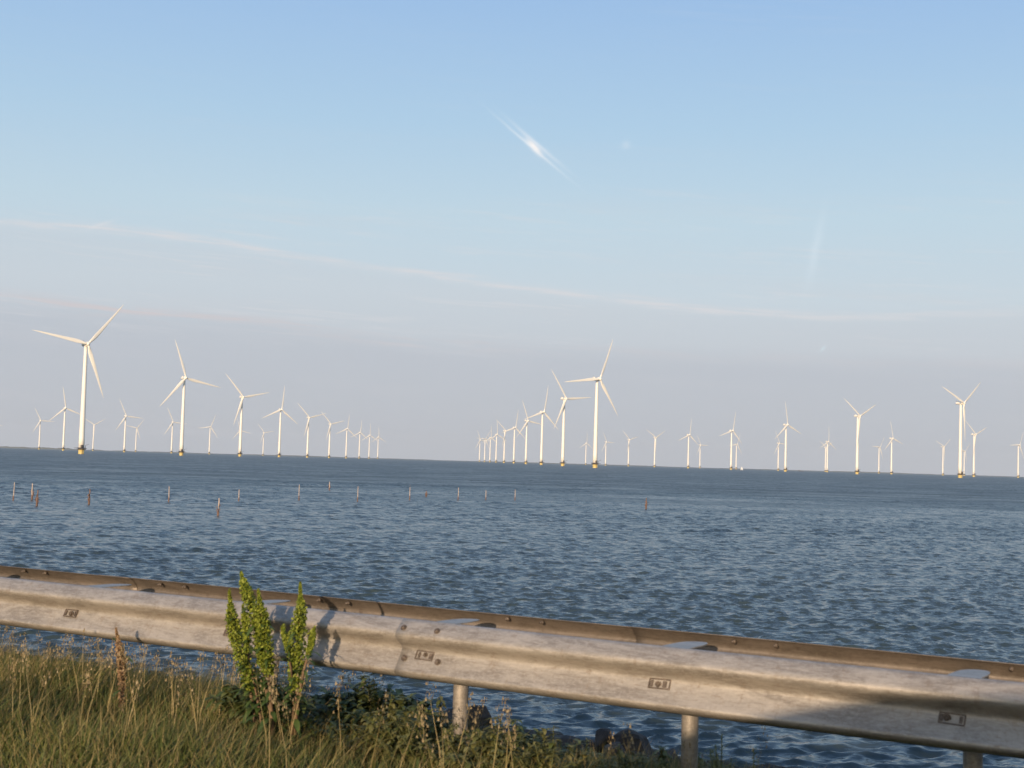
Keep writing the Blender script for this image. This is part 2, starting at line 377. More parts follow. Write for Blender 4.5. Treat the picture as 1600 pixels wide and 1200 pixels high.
# ------------------------------------------------------------------ lake
def water_mat():
    m = bpy.data.materials.new('lake_water'); m.use_nodes = True
    N = NT(m.node_tree); b = N.n['Principled BSDF']
    b.inputs['Base Color'].default_value = (0.044, 0.066, 0.062, 1)
    b.inputs['IOR'].default_value = 1.333
    g = N.new('ShaderNodeNewGeometry').outputs['Position']
    rot = N.new('ShaderNodeMapping'); N.l.new(g, rot.inputs[0]); rot.inputs['Rotation'].default_value = (0, 0, R(-22)); rot.inputs['Scale'].default_value = (0.55, 1.0, 1.0)
    a = N.new('ShaderNodeTexNoise', inp={'Vector': rot.outputs[0], 'Scale': 5.0, 'Detail': 5.0, 'Roughness': 0.58, 'Distortion': 0.5}).outputs[1]
    c = N.new('ShaderNodeTexNoise', inp={'Vector': rot.outputs[0], 'Scale': 0.45, 'Detail': 3.0, 'Roughness': 0.55}).outputs[1]
    w = N.new('ShaderNodeTexNoise', inp={'Vector': rot.outputs[0], 'Scale': 0.012, 'Detail': 3.0}).outputs[0]
    ln = N.new('ShaderNodeVectorMath', operation='LENGTH'); N.l.new(g, ln.inputs[0])
    far = N.smooth(ln.outputs['Value'], 60.0, 500.0)
    # random facet tilts straight from the noise, so that distant water keeps its wave slopes
    def tilt(outp, k):
        s = N.new('ShaderNodeVectorMath', operation='SUBTRACT'); N.l.new(outp, s.inputs[0]); s.inputs[1].default_value = (0.5, 0.5, 0.5)
        m2 = N.new('ShaderNodeVectorMath', operation='MULTIPLY'); N.l.new(s.outputs[0], m2.inputs[0])
        cb = N.new('ShaderNodeCombineXYZ'); N.l.new(k, cb.inputs[0]); N.l.new(k, cb.inputs[1]); cb.inputs[2].default_value = 0.0
        N.l.new(cb.outputs[0], m2.inputs[1]); return m2.outputs[0]
    w2 = N.new('ShaderNodeTexNoise', inp={'Vector': rot.outputs[0], 'Scale': 0.045, 'Detail': 8.0, 'Roughness': 0.72}).outputs[0]
    gust = N.smooth(w2, 0.36, 0.64)
    ro = N.math('ADD', N.smooth(ln.outputs['Value'], 40.0, 330.0, 0.15, 0.39), N.math('MULTIPLY', N.math('MULTIPLY', N.math('SUBTRACT', gust, 0.5), 0.16), N.smooth(ln.outputs['Value'], 50.0, 200.0)))
    N.l.new(ro, b.inputs['Roughness'])
    N.l.new(N.mix(gust, (0.036, 0.053, 0.052), (0.056, 0.076, 0.074)), b.inputs['Base Color'])
    patchy = N.math('MULTIPLY_ADD', w, 0.9, 0.55)
    t1 = tilt(a, N.math('MULTIPLY', patchy, N.math('MULTIPLY_ADD', far, 0.1, 1.4)))
    t2 = tilt(c, N.math('MULTIPLY', patchy, N.math('MULTIPLY_ADD', far, 0.7, 0.3)))
    w3 = N.new('ShaderNodeTexNoise', inp={'Vector': rot.outputs[0], 'Scale': 0.14, 'Detail': 9.0, 'Roughness': 0.78}).outputs[1]
    t3 = tilt(w3, N.smooth(ln.outputs['Value'], 50.0, 300.0, 0.0, 1.5))
    s0 = N.new('ShaderNodeVectorMath', operation='ADD'); N.l.new(t1, s0.inputs[0]); N.l.new(t3, s0.inputs[1])
    sm = N.new('ShaderNodeVectorMath', operation='ADD'); N.l.new(s0.outputs[0], sm.inputs[0]); N.l.new(t2, sm.inputs[1])
    nn = N.new('ShaderNodeNewGeometry').outputs['Normal']
    s2 = N.new('ShaderNodeVectorMath', operation='ADD'); N.l.new(sm.outputs[0], s2.inputs[0]); N.l.new(nn, s2.inputs[1])
    nz = N.new('ShaderNodeVectorMath', operation='NORMALIZE'); N.l.new(s2.outputs[0], nz.inputs[0])
    N.l.new(nz.outputs[0], b.inputs['Normal'])
    return m
M_WATER = water_mat()

WIND = R(90 + 34)                 # waves travel away to the left, across the view
def wave_field(X, Y, dr):
    """sum of many short steep wind waves; returns the height and a sideways sharpening"""
    Z = np.zeros_like(X); DX = np.zeros_like(X); DY = np.zeros_like(X)
    r2 = np.random.default_rng(5)
    far_keep = np.clip((np.hypot(X, Y) - 90) / 200.0, 0, 0.85)      # far off, unresolved waves stay as random facets
    shore = 0.68 * (1 - np.clip((np.hypot(X, Y) - 28) / 90.0, 0, 1))   # the dike's lee keeps the bigger waves down
    lam = np.exp(np.linspace(math.log(0.28), math.log(9.0), 110))
    for L in lam:
        th = WIND + r2.normal(0, 0.50)
        k = 2 * PI / L
        amp = 0.0180 * L * math.exp(-(math.log(L / 0.55)) ** 2 / 2.0) * r2.uniform(0.5, 1.3) * 0.62
        ph = k * (X * math.cos(th) + Y * math.sin(th)) + r2.uniform(0, 2 * PI)
        att = np.maximum(np.clip((L / dr - 1.6) / 2.0, 0, 1), far_keep * min(1.0, L / 1.2))
        c, s = np.cos(ph), np.sin(ph)
        if L > 0.45: att = att * (1 - shore * min(1.0, (L - 0.45) / 0.5))
        Z += amp * att * c
        DX -= amp * att * s * math.cos(th) * 0.9; DY -= amp * att * s * math.sin(th) * 0.9
    return Z, DX, DY

def build_water():
    rs = [17.0]
    while rs[-1] < 13200:
        r = rs[-1]; rs.append(r + max(0.08, 0.0023 * r if r < 260 else (0.006 * r if r < 1500 else 0.02 * r)))
    rs[-1] = 13200.0
    rs = np.array(rs)
    a_f = np.arange(-24.5, 24.501, 0.062)
    a_c = np.arange(28, 120, 3.0)
    an = np.radians(np.concatenate([-a_c[::-1], a_f, a_c]))
    RR, AA = np.meshgrid(rs, an, indexing='ij')
    X = RR * np.sin(AA); Y = RR * np.cos(AA)
    dr = np.gradient(rs)[:, None] + 0 * X
    patch = 0.96 + 0.30 * np.sin(X * 0.031 + Y * 0.017 + 1.0) * np.sin(Y * 0.043 - X * 0.011) 
    Z, DX, DY = wave_field(X, Y, dr)
    coarse = (np.abs(AA) > R(25.5))
    q = np.where(coarse, 0.25, 1.0) * patch
    V = np.stack([X + DX * q, Y + DY * q, Z * q - 0.05], -1).reshape(-1, 3)
    nr, na = X.shape
    i = np.arange(nr - 1)[:, None] * na + np.arange(na - 1)[None, :]
    quads = np.stack([i, i + na, i + na + 1, i + 1], -1).reshape(-1, 4)
    o = np_mesh('lake_water', V, quads=quads[:, ::-1], mats=M_WATER)
    tag(o, kind='structure')
    return o
build_water()

# ------------------------------------------------------------------ dike: ground sheet, road, verge
PROF_D = [-2500, -400, -60, -14, -9, 2.0, 4.6, 6.0, 7.0, 8.0, 10.0, 13.0, 17.0, 21.0, 26.0, 32.0]
PROF_Z = [2.6, 2.6, 2.6, 2.8, 3.02, 3.02, 3.02, 2.90, 2.72, 2.50, 2.08, 1.42, 0.62, -0.12, -1.6, -2.6]
def ground_z(d): return float(np.interp(d, PROF_D, PROF_Z))
def build_ground():
    ss = np.concatenate([[-2600, -900, -300, -120, -60], np.arange(-40, 20.01, 0.35), [40, 100, 300, 900, 2600]])
    ds = np.concatenate([[-2500, -400, -60, -14, -9.4, -9.0], np.arange(-6, 26.01, 0.35), [29, 32]])
    S, D = np.meshgrid(ss, ds, indexing='ij')
    Zb = np.interp(D, PROF_D, PROF_Z)
    r3 = np.random.default_rng(3)
    wob = 0.05 * (np.sin(S * 1.7 + D * 0.9) * np.sin(D * 2.1 - S * 0.6)) + r3.normal(0, 0.018, S.shape)
    wob *= np.clip((D - 2.6) / 1.0, 0, 1)
    V = np.stack([CS * S + SN * D, -SN * S + CS * D, Zb + wob], -1).reshape(-1, 3)
    n, k = S.shape
    i = np.arange(n - 1)[:, None] * k + np.arange(k - 1)[None, :]
    q = np.stack([i, i + k, i + k + 1, i + 1], -1).reshape(-1, 4)
    m = bpy.data.materials.new('dike_soil'); m.use_nodes = True
    N = NT(m.node_tree); b = N.n['Principled BSDF']
    g = N.new('ShaderNodeNewGeometry').outputs['Position']
    a = N.new('ShaderNodeTexNoise', inp={'Vector': g, 'Scale': 2.5, 'Detail': 8.0, 'Roughness': 0.7}).outputs[0]
    c2 = N.new('ShaderNodeTexNoise', inp={'Vector': g, 'Scale': 14.0, 'Detail': 4.0, 'Roughness': 0.7}).outputs[0]
    k1 = N.mix(N.smooth(a, 0.38, 0.62), (0.035, 0.042, 0.014), (0.085, 0.065, 0.03))
    k1 = N.mix(N.math('MULTIPLY', N.smooth(c2, 0.5, 0.7), 0.5), k1, (0.05, 0.06, 0.015))
    N.l.new(k1, b.inputs['Base Color']); b.inputs['Roughness'].default_value = 0.95
    bp = N.new('ShaderNodeBump', inp={'Height': c2, 'Strength': 0.8, 'Distance': 0.05}); N.l.new(bp.outputs[0], b.inputs['Normal'])
    tag(np_mesh('ground', V, quads=q, mats=m), kind='structure')
build_ground()

def strip(name, d0, d1, z, m, s0=-2500, s1=2500, kind='structure'):
    vs = [dk(s0, d0, z), dk(s1, d0, z), dk(s1, d1, z), dk(s0, d1, z)]
    o = mesh_obj(name, vs, [(0, 1, 2, 3)], m, smooth=False)
    return tag(o, kind=kind)
M_ASPH = mat('asphalt', (0.055, 0.053, 0.05), 0.9, var=0.3, scale=3.0, bump=0.5, bscale=120)
M_LINE = mat('road_line_paint', (0.7, 0.7, 0.66), 0.7, var=0.25, scale=4.0)
strip('road', -8.6, 1.9, 3.026, M_ASPH)
strip('road_edge_line', 1.35, 1.5, 3.031, M_LINE)
strip('road_centre_line', -3.4, -3.25, 3.031, M_LINE)

# ------------------------------------------------------------------ guard rail
RZ = 3.77                                        # top of the rail
D_F = 5.97                                       # rear (top lip) plane of the front beam
H = 0.30
PROFILE = [(0.000, 0.300), (0.012, 0.2995), (0.030, 0.288), (0.052, 0.266), (0.068, 0.250), (0.078, 0.238), (0.0815, 0.226), (0.079, 0.214),
           (0.071, 0.203), (0.058, 0.192), (0.040, 0.178), (0.024, 0.164), (0.018, 0.150), (0.022, 0.137), (0.034, 0.115),
           (0.050, 0.090), (0.065, 0.066), (0.077, 0.052), (0.081, 0.043), (0.078, 0.033), (0.067, 0.022), (0.050, 0.012), (0.032, 0.005), (0.018, 0.000)]
def beam_mesh(s0, s1, dbase, sign, seed, zoff=0.0):
    """W-beam with both skins; sign -1 bulges to the road, +1 to the lake"""
    r = random.Random(seed)
    bumps = [(r.uniform(s0, s1), r.uniform(0.02, 0.30), r.uniform(0.05, 0.16), r.uniform(-0.006, 0.006)) for _ in range(16)]
    def fn(p):
        s, d, z = p
        dd = sum(a * math.exp(-((s - bs) / w) ** 2 - ((z - bz) / 0.05) ** 2) for bs, bz, w, a in bumps)
        return (s, dbase + sign * (d + dd), RZ - H + z + zoff + 0.002 * math.sin(s * 1.3 + seed))
    th = 0.0035
    inner = []
    for i, (d, z) in enumerate(PROFILE):
        a = PROFILE[max(i - 1, 0)]; b = PROFILE[min(i + 1, len(PROFILE) - 1)]
        tx, tz = b[0] - a[0], b[1] - a[1]; L = math.hypot(tx, tz)
        inner.append((d + tz / L * th, z - tx / L * th))
    prof = list(PROFILE) + inner[::-1]
    m = MB(); m.extrude_profile(prof, s0, s1, closed=True, nseg=60, fn=fn)
    return m
PITCHP = 1.3333
SPL = -4.377                                     # a splice (s coordinate); others every three posts
rail = empty('guardrail', dk(-4.4, 6.28, ground_z(6.3)), DIKE_ROT)
tag(rail, 'double-sided galvanised steel guardrail running along the lake edge of the road', 'guardrail')
def in_rail(o):
    """parts are written in the dike frame with the camera's foot as origin"""
    o.parent = rail
    o.location = (4.4, -6.28, -ground_z(6.3))
    return o
def hexbolt(m, s, d, z, r=0.014, axis=(0, -1, 0), h=0.012):
    a = Vector(axis); p = Vector((s, d, z))
    m.tube([p, p + a * 0.003], r * 1.55, n=14); m.tube([p + a * 0.003, p + a * (0.003 + h * 0.6), p + a * (0.003 + h)], [r, r, r * 0.7], n=8)
for k in range(-5, 3):
    s0 = SPL + 4 * k
    fb = in_rail(beam_mesh(s0 - (0.0), s0 + 4.0 + 0.32, D_F - 0.0045 * (0 if k % 2 else 1), -1, 40 + k, 0).build('front_beam', M_ZINC, bevel=0.0))
    m = MB()
    for ds in (0.035, 0.245):
        hexbolt(m, s0 + ds, D_F - 0.062, RZ - H + 0.262, axis=(0, -0.75, 0.66), r=0.011, h=0.008)
        hexbolt(m, s0 + ds, D_F - 0.049, RZ - H + 0.105, axis=(0, -0.86, 0.5), r=0.011, h=0.008)
    # each bolt on its own
    per = len(m.v) // 4; pf = len(m.f) // 4
    for q in range(4):
        vv = m.v[q * per:(q + 1) * per]; ff = [tuple(i - q * per for i in f) for f in m.f[q * pf:(q + 1) * pf]]
        o = mesh_obj('bolt', vv, ff, M_BOLT, fb, smooth=False)
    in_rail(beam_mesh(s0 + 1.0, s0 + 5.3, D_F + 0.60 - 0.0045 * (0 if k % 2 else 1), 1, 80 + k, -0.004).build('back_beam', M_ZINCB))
posts_s = [-4.225 + PITCHP * k for k in range(-14, 9)]
for i, s in enumerate(posts_s):
    m = MB(); g = ground_z(6.28)
    if abs(s + 6.89) > 0.1: m.tube([(s, 6.28, g - 0.4), (s, 6.28, RZ - 0.30), (s, 6.28, RZ - 0.07)], 0.041, n=20)
    if m.v: in_rail(m.build('post', M_ZINC))
    # spacer: bent top plate joining both beams over the post
    m = MB(); w = 0.07
    n = 14; top = []
    outl = [(-w, -0.27), (w, -0.27)] + [(w * math.cos(a), -0.06 + 0.19 * math.sin(a)) for a in np.linspace(0, PI, n)]
    for z in (RZ - 0.020, RZ - 0.025): top += [(s + x, 6.28 + y, z - 0.05 * max(0, y - 0.05)) for x, y in outl]
    c = len(outl)
    m.add(top, [tuple(range(c)), tuple(range(2 * c - 1, c - 1, -1))] + [(j, c + j, c + (j + 1) % c, (j + 1) % c) for j in range(c)])
    m.box((s, 6.12, RZ - 0.10), (0.05, 0.26, 0.10))
    in_rail(m.build('spacer', M_ZINC, smooth=False))
    # slotted fixing plate with its bolt on the front beam
    m = MB(); z0 = RZ - H + 0.127
    pz = Vector((0, -0.86, 0.50))
    rot = Matrix.Rotation(R(-28), 3, 'X') @ Matrix.Rotation(R(2.5) * math.sin(i * 2.9), 3, 'Y')
    fd = D_F - 0.0335
    for dx, dz, sx, sz in ((0, 0.022, 0.110, 0.006), (0, -0.022, 0.110, 0.006), (-0.052, 0, 0.006, 0.038), (0.052, 0, 0.006, 0.038), (0.032 + 0.008 * math.sin(i * 3.3), 0, 0.014 + 0.006 * math.sin(i * 5.1), 0.030), (-0.038 + 0.006 * math.sin(i * 1.9), 0, 0.012, 0.030)):
        m.box(Vector((s, fd, z0)) + rot @ Vector((dx, 0, dz)), (sx, 0.006, sz), rot=rot)
    pl = in_rail(m.build('slot_frame', M_BOLT, smooth=False))
    m = MB(); hexbolt(m, s - 0.008 + 0.018 * math.sin(i * 2.3), fd + 0.002, z0 + 0.005 * math.sin(i * 4.1), r=0.0105 + 0.002 * math.sin(i * 1.7)); m.build('bolt', M_BOLT, pl, smooth=False)
    # bolts that hold the spacer to the back beam
    for ds in (-0.13, 0.09):
        m = MB(); p = Vector((s + ds + 0.22, D_F + 0.60 + 0.012, RZ - 0.030)); m.sphere(p, 0.013, nu=8, nv=5)
        m.tube([p + Vector((0, 0.02, 0)), p + Vector((0, -0.022, 0))], 0.006, n=6)
        in_rail(m.build('spacer_bolt', M_BOLT))

# ------------------------------------------------------------------ wind turbines
HUB = 115.0
YAW = R(38)
def blade_mesh():
    st = [(0.8, 1.20, 1.20, 0), (3.0, 1.22, 1.20, 0), (7.0, 1.75, 0.80, 16), (12.0, 2.15, 0.55, 13), (18, 1.95, 0.42, 9), (26, 1.55, 0.32, 6),
          (36, 1.18, 0.22, 3.5), (46, 0.88, 0.15, 1.5), (52, 0.64, 0.10, 0.5), (55.5, 0.38, 0.06, 0), (58.5, 0.17, 0.03, 0), (59.5, 0.05, 0.02, 0)]
    m = MB(); n = 14; vs = []
    for (r, c, t, tw) in st:
        c *= 1.02; t *= 1.05; a0 = R(tw); sweep = 0.25 * c if r > 4 else 0
        bend = 2.6 * (r / 64) ** 2
        for k in range(n):
            a = 2 * PI * k / n
            x = c * math.cos(a) + sweep; y = t * math.sin(a) * (0.7 + 0.3 * math.cos(a) if r > 4 else 1)
            vs.append((x * math.cos(a0) - y * math.sin(a0), x * math.sin(a0) + y * math.cos(a0) + bend, r))
    fs = [(i * n + k, i * n + (k + 1) % n, (i + 1) * n + (k + 1) % n, (i + 1) * n + k) for i in range(len(st) - 1) for k in range(n)]
    fs += [tuple(range(n))[::-1], tuple((len(st) - 1) * n + k for k in range(n))]
    m.add(vs, fs); return m

def make_turbine():
    root = empty('wind_turbine', (0, 0, 0))
    m = MB(); zs = np.linspace(6.6, 112.2, 12)
    m.tube([(0, 0, z) for z in zs], [3.0 - 1.2 * ((z - 6) / 106) for z in zs], n=24)
    parts = [m.build('tower', M_WHITE, root)]
    m = MB(); m.tube([(0, 0, -6), (0, 0, 4.6)], 2.95, n=24)
    parts.append(m.build('yellow_foundation', M_YELLOW, root))
    m = MB(); m.tube([(0, 0, 4.602), (0, 0, 5.3)], 4.6, n=20); m.tube([(0, 0, 5.3), (0, 0, 6.6)], 3.25, n=20)
    m.box((0.5, -4.4, 5.6), (6.0, 5.0, 0.5)); m.box((-1.6, -4.8, 7.6), (1.9, 1.7, 3.6)); m.box((-6.0, -2.0, 6.1), (5.5, 0.5, 0.4))
    parts.append(m.build('work_platform', M_DARKSTEEL, root))
    m = MB()
    for k in range(16):
        a = 2 * PI * k / 16; p = Vector((4.45 * math.cos(a), 4.45 * math.sin(a), 5.3)); m.tube([p, p + Vector((0, 0, 1.2))], 0.08, n=4)
    ring = [Vector((4.45 * math.cos(2 * PI * k / 16), 4.45 * math.sin(2 * PI * k / 16), 6.5)) for k in range(17)]
    m.tube(ring, 0.08, n=4, caps=False)
    parts.append(m.build('railing', M_DARKSTEEL, root))
    m = MB(); m.tube([(3.1, -3.0, 5.3), (3.1, -3.0, 9.0)], 0.22, n=6); m.tube([(3.1, -3.0, 9.0), (5.6, -6.0, 10.2)], 0.16, n=6)
    parts.append(m.build('davit_crane', M_DARKSTEEL, root))
    m = MB()
    for dx in (-0.7, 0.7): m.tube([(dx, -3.6, -3), (dx, -3.6, 5.2)], 0.2, n=6)
    for k in range(7): m.tube([(-0.7, -3.6, 0.2 + 0.75 * k), (0.7, -3.6, 0.2 + 0.75 * k)], 0.07, n=4)
    parts.append(m.build('boat_ladder', M_YELLOW, root))
    m = MB()
    prof = [(-3.9, 2.35), (-3.5, 2.55), (-1.6, 2.6), (-1.5, 2.25), (2.0, 2.2), (6.0, 2.1), (8.2, 1.9), (8.7, 1.4)]
    m.tube([(0, y, HUB) for y, r in prof], [r for y, r in prof], n=20)
    m.box((0, 5.6, HUB + 2.5), (2.6, 3.0, 1.0)); m.tube([(0, 0, 112.2), (0, 0, HUB - 1.5)], 1.7, n=20)
    parts.append(m.build('nacelle', M_WHITE, root, bevel=0.0))
    m = MB(); m.tube([(0, 7.2, HUB + 3.0), (0, 7.2, HUB + 5.2)], 0.07, n=5); m.tube([(-0.5, 7.2, HUB + 4.6), (0.5, 7.2, HUB + 4.6)], 0.06, n=5)
    parts.append(m.build('weather_mast', M_DARKSTEEL, root))
    m = MB(); prof = [(-3.902, 2.0), (-4.6, 2.05), (-6.2, 2.0), (-7.4, 1.6), (-8.2, 0.9), (-8.45, 0.15)]
    m.tube([(0, y, HUB) for y, r in prof], [r for y, r in prof], n=20)
    parts.append(m.build('hub', M_WHITE, root))
    bm = blade_mesh()
    b0 = bm.build('blade', M_WHITE, root)
    blades = [b0]
    for _ in range(2):
        c = b0.copy(); link(c, root); blades.append(c)
    return root, parts, blades

def place_turbine(root, blades, bx, hx, hy, phase):
    v = px_dir(hx, hy); hor = math.hypot(v.x, v.y); t = v.z / hor
    dist = (HUB - CAM_Z) / t
    yh = 699.3 + 0.02875 * bx
    w = px_dir(bx, yh); a = math.atan2(w.x, w.y)
    root.location = (dist * math.sin(a), dist * math.cos(a), 0); root.rotation_euler = (0, 0, YAW)
    for k, b in enumerate(blades):
        b.location = (0, -5.6, HUB); b.rotation_euler = (0, R(90 - phase - 120 * k), 0)
    return dist

TURBINES = [  # base x, hub x, hub y, rotor angle, label
 (127, 137, 538, 50, "tallest and nearest wind turbine, at the far left, with a bright yellow foot"),
 (-15, -14, 664, 0, "turbine cut off by the left edge, only a blade tip in the picture"),
 (61, 63, 657, 118, "small far turbine nearest to the left edge with its whole tower in view"),
 (98.7, 101.7, 637.5, 100, "middle-sized turbine just left of the tallest one at the far left"),
 (145, 146.7, 663.7, 30, "small turbine just right of the tallest one, two blades raised in a V"),
 (194, 196.7, 650, 115, "middle-sized turbine midway between the tallest one and the next tall one"),
 (211.8, 214, 668.7, 50, "small far turbine close behind the right side of the one midway between two tall ones"),
 (267.8, 270, 659.5, 115, "small turbine close left of the second tallest turbine of the left group"),
 (283.3, 290.7, 590.7, 109, "second tallest turbine of the left group, one blade pointing right, one down left"),
 (326.8, 328.7, 667, 68, "small turbine alone between the second and third tallest turbines of the left group"),
 (374.8, 380, 620.5, 12, "third tallest turbine of the left group, blades up left and flat right"),
 (373.2, 374.5, 672.5, 108, "tiny turbine hidden behind the tower of the third tallest left turbine"),
 (410.8, 412, 676, 10, "tiny far turbine between the third and fourth tallest turbines of the left group"),
 (436, 439.5, 640, 84, "fourth tallest turbine of the left group, one blade straight up"),
 (480, 482, 652.5, 15, "turbine right of the upright-bladed fourth tallest one in the receding left row"),
 (514, 516, 662.5, 14, "turbine fifth from the right end of the receding left row, blade up left"),
 (540.5, 541.7, 670, 83, "turbine fourth from the right end of the receding left row"),
 (561, 562, 675.7, 84, "turbine third from the right end of the receding left row"),
 (576.3, 577.5, 680, 90, "second last and very small turbine at the right end of the left row"),
 (590, 590.7, 683, 92, "last and smallest turbine at the right end of the left row"),
 (749, 750, 687.5, 115, "leftmost tiny turbine of the receding row in the middle of the picture"),
 (757, 758, 686, 56, "second tiny turbine from the left in the receding middle row"),
 (765.3, 766.5, 683.7, 88, "third tiny turbine from the left in the receding middle row"),
 (774.8, 776, 678.7, 93, "fourth small turbine from the left in the receding middle row"),
 (787.3, 789.5, 673, 18, "fifth turbine from the left in the middle row, two blades in a wide V"),
 (802.6, 805, 668, 80, "sixth turbine from the left in the middle row, one blade nearly upright"),
 (821.5, 824, 657.5, 111, "seventh turbine from the left in the middle row, one blade down left"),
 (845.6, 850, 643.7, 79, "middle row turbine left of the two tallest, one blade steeply up"),
 (879, 885, 623, 5, "second tallest turbine of the middle row, one blade flat to the right"),
 (929.6, 936.5, 592.5, 67, "tallest turbine in the middle of the picture, yellow foot, one blade flat left"),
 (915, 915.5, 692.5, 88, "tiny far turbine just left of the tallest middle turbine's tower"),
 (946, 947, 690.5, 117, "tiny far turbine just right of the tallest middle turbine's tower"),
 (981.6, 983, 687, 17, "second tiny turbine to the right of the tallest middle turbine"),
 (1022.5, 1024.5, 683.7, 30, "small lone turbine with Y-shaped rotor right of the tallest middle turbine"),
 (1075, 1077, 679.4, 82, "left and larger one of the first close pair right of the middle row"),
 (1093.3, 1095, 695.3, 120, "right and smaller one of the first close pair right of the middle row"),
 (1142, 1145.3, 672.8, 78, "left and larger one of the pair whose towers nearly touch, near the sailing boat"),
 (1150, 1151.3, 694.4, 68, "right and smaller one of the nearly touching pair, near the sailing boat"),
 (1215.7, 1217.5, 692.5, 116, "small turbine behind the left side of the tall one right of the sailing boat"),
 (1227, 1230.6, 663.8, 99, "tall turbine right of the sailing boat with its blade tip pointing up"),
 (1292.3, 1293.6, 690, 88, "right one of two turbines overlapping each other, one blade upright"),
 (1289.4, 1290.8, 699, 30, "left and lower one of two turbines overlapping each other"),
 (1339, 1343.5, 650, 26, "second tallest turbine of the right part, rotor like a Y"),
 (1373, 1374.7, 699, 56, "smaller turbine just right of the tall Y-shaped one"),
 (1392.6, 1394.3, 685, 103, "slim turbine second to the right of the tall Y-shaped one, blade up left"),
 (1473, 1474.6, 698, 37, "small turbine left of the tallest turbine near the right edge"),
 (1500, 1505.8, 630, 37, "tallest turbine near the right edge, with a yellow foot and V-shaped blades"),
 (1506.3, 1508, 705.4, 45, "smallest turbine, right behind the tower of the tallest one near the right edge"),
 (1521.3, 1524, 678.8, 22, "middle-sized turbine close right of the tallest one near the right edge"),
 (1590.7, 1592, 695.4, 62, "turbine almost touching the right edge of the picture"),
]
GT = 'wind turbines standing in the lake'
troot, tparts, tblades = make_turbine()
for i, (bx, hx, hy, ph, lab) in enumerate(TURBINES):
    if i == 0: rt, bl = troot, tblades
    else:
        rt = troot.copy(); col.objects.link(rt)
        for p in tparts:
            c = p.copy(); col.objects.link(c); c.parent = rt
        bl = []
        for p in tblades:
            c = p.copy(); col.objects.link(c); c.parent = rt; bl.append(c)
    place_turbine(rt, bl, bx, hx, hy, ph)
    tag(rt, lab, 'wind turbine', GT)

# ------------------------------------------------------------------ stakes standing in the lake
STAKES = [  # x, top y, foot y, style (0 pale thin, 1 brown thick, 2 weed hung), lean, label
 (20.5, 755, 781, 0, 2, "pale stake nearest to the left edge of the water"),
 (50, 756.5, 780.5, 1, -1, "taller one of the two stakes standing close together on the left"),
 (57.5, 767, 789.5, 2, 2, "lower, nearer one of the two stakes standing close together on the left"),
 (139, 765, 787, 2, 1, "stake with a ragged clump, right of the close pair on the left"),
 (263.5, 760.6, 784, 0, 0, "slim pale stake between the clumped one and the thick brown leaning one"),
 (340.5, 779, 804.6, 1, 2, "thick brown stake nearest to the shore, standing lower than the others"),
 (373, 765, 782.6, 0, 0, "short pale stake just beyond the thick brown one"),
 (467, 757.5, 781, 0, 0, "tall bright white stake below the fourth tallest left turbine"),
 (514.5, 752.5, 765.5, 1, 1, "small farthest stake, above and beyond its neighbours"),
 (558.5, 760, 782.5, 0, 1, "pale stake below the gap after the left turbine row's third last"),
 (640, 757.5, 781, 0, 0, "tall pale stake right next to the low dark one"),
 (666, 767, 776, 2, 0, "low dark stake, hardly showing above the waves"),
 (715.7, 762, 781, 0, 1, "pale stake left of the last three of the stake line"),
 (759, 766, 781, 0, 0, "short pale stake below the tiny turbines of the middle row"),
 (804.5, 765, 781, 0, 1, "last pale stake at the right end of the stake line"),
 (1009.5, 778, 795, 2, 0, "lone dark stake far to the right of all the others"),
]
for i, (x, yt, yb, st, lean, lab) in enumerate(STAKES):
    v = px_dir(x, yb); t = -CAM_Z / v.z
    p = Vector((v.x * t, v.y * t, 0)); dist = math.hypot(p.x, p.y)
    h = (yb - yt) / F_PX * dist
    r = 0.042 if st == 0 else 0.058
    root = empty('stake', p); tag(root, lab, 'stake', 'stakes standing in the water')
    m = MB(); lx = math.tan(R(lean)) * h; rr = random.Random(i)
    pts = [(lx * q + rr.uniform(-0.012, 0.012), rr.uniform(-0.01, 0.01), -0.6 + (h + 0.6) * q) for q in np.linspace(0, 1, 7)]
    m.tube(pts, [r * 1.1, r * 1.05, r, r, r * 0.95, r * 0.9, r * 0.8], n=8)
    m.build('pole', M_POLE if st != 2 else M_POLED, root)
    m = MB(); zc = h * (0.22 if st != 2 else 0.42)
    m.tube([(lx * 0.1, 0, -0.4), (lx * 0.2, 0, zc), (lx * 0.3, 0, zc * 1.25)], [r * 1.5, r * 1.45, r * 1.05], n=9)
    if st >= 1:
        for q in range(9):
            a = rr.uniform(0, 2 * PI); z = rr.uniform(0.3, 0.7) * h
            m.tube([(r * math.cos(a), r * math.sin(a), z), ((r + 0.07) * math.cos(a), (r + 0.07) * math.sin(a), z - 0.05), ((r + 0.08) * math.cos(a), (r + 0.08) * math.sin(a), z - 0.2)], [0.03, 0.025, 0.012], n=5)
    m.build('weed_collar', M_POLED, root)

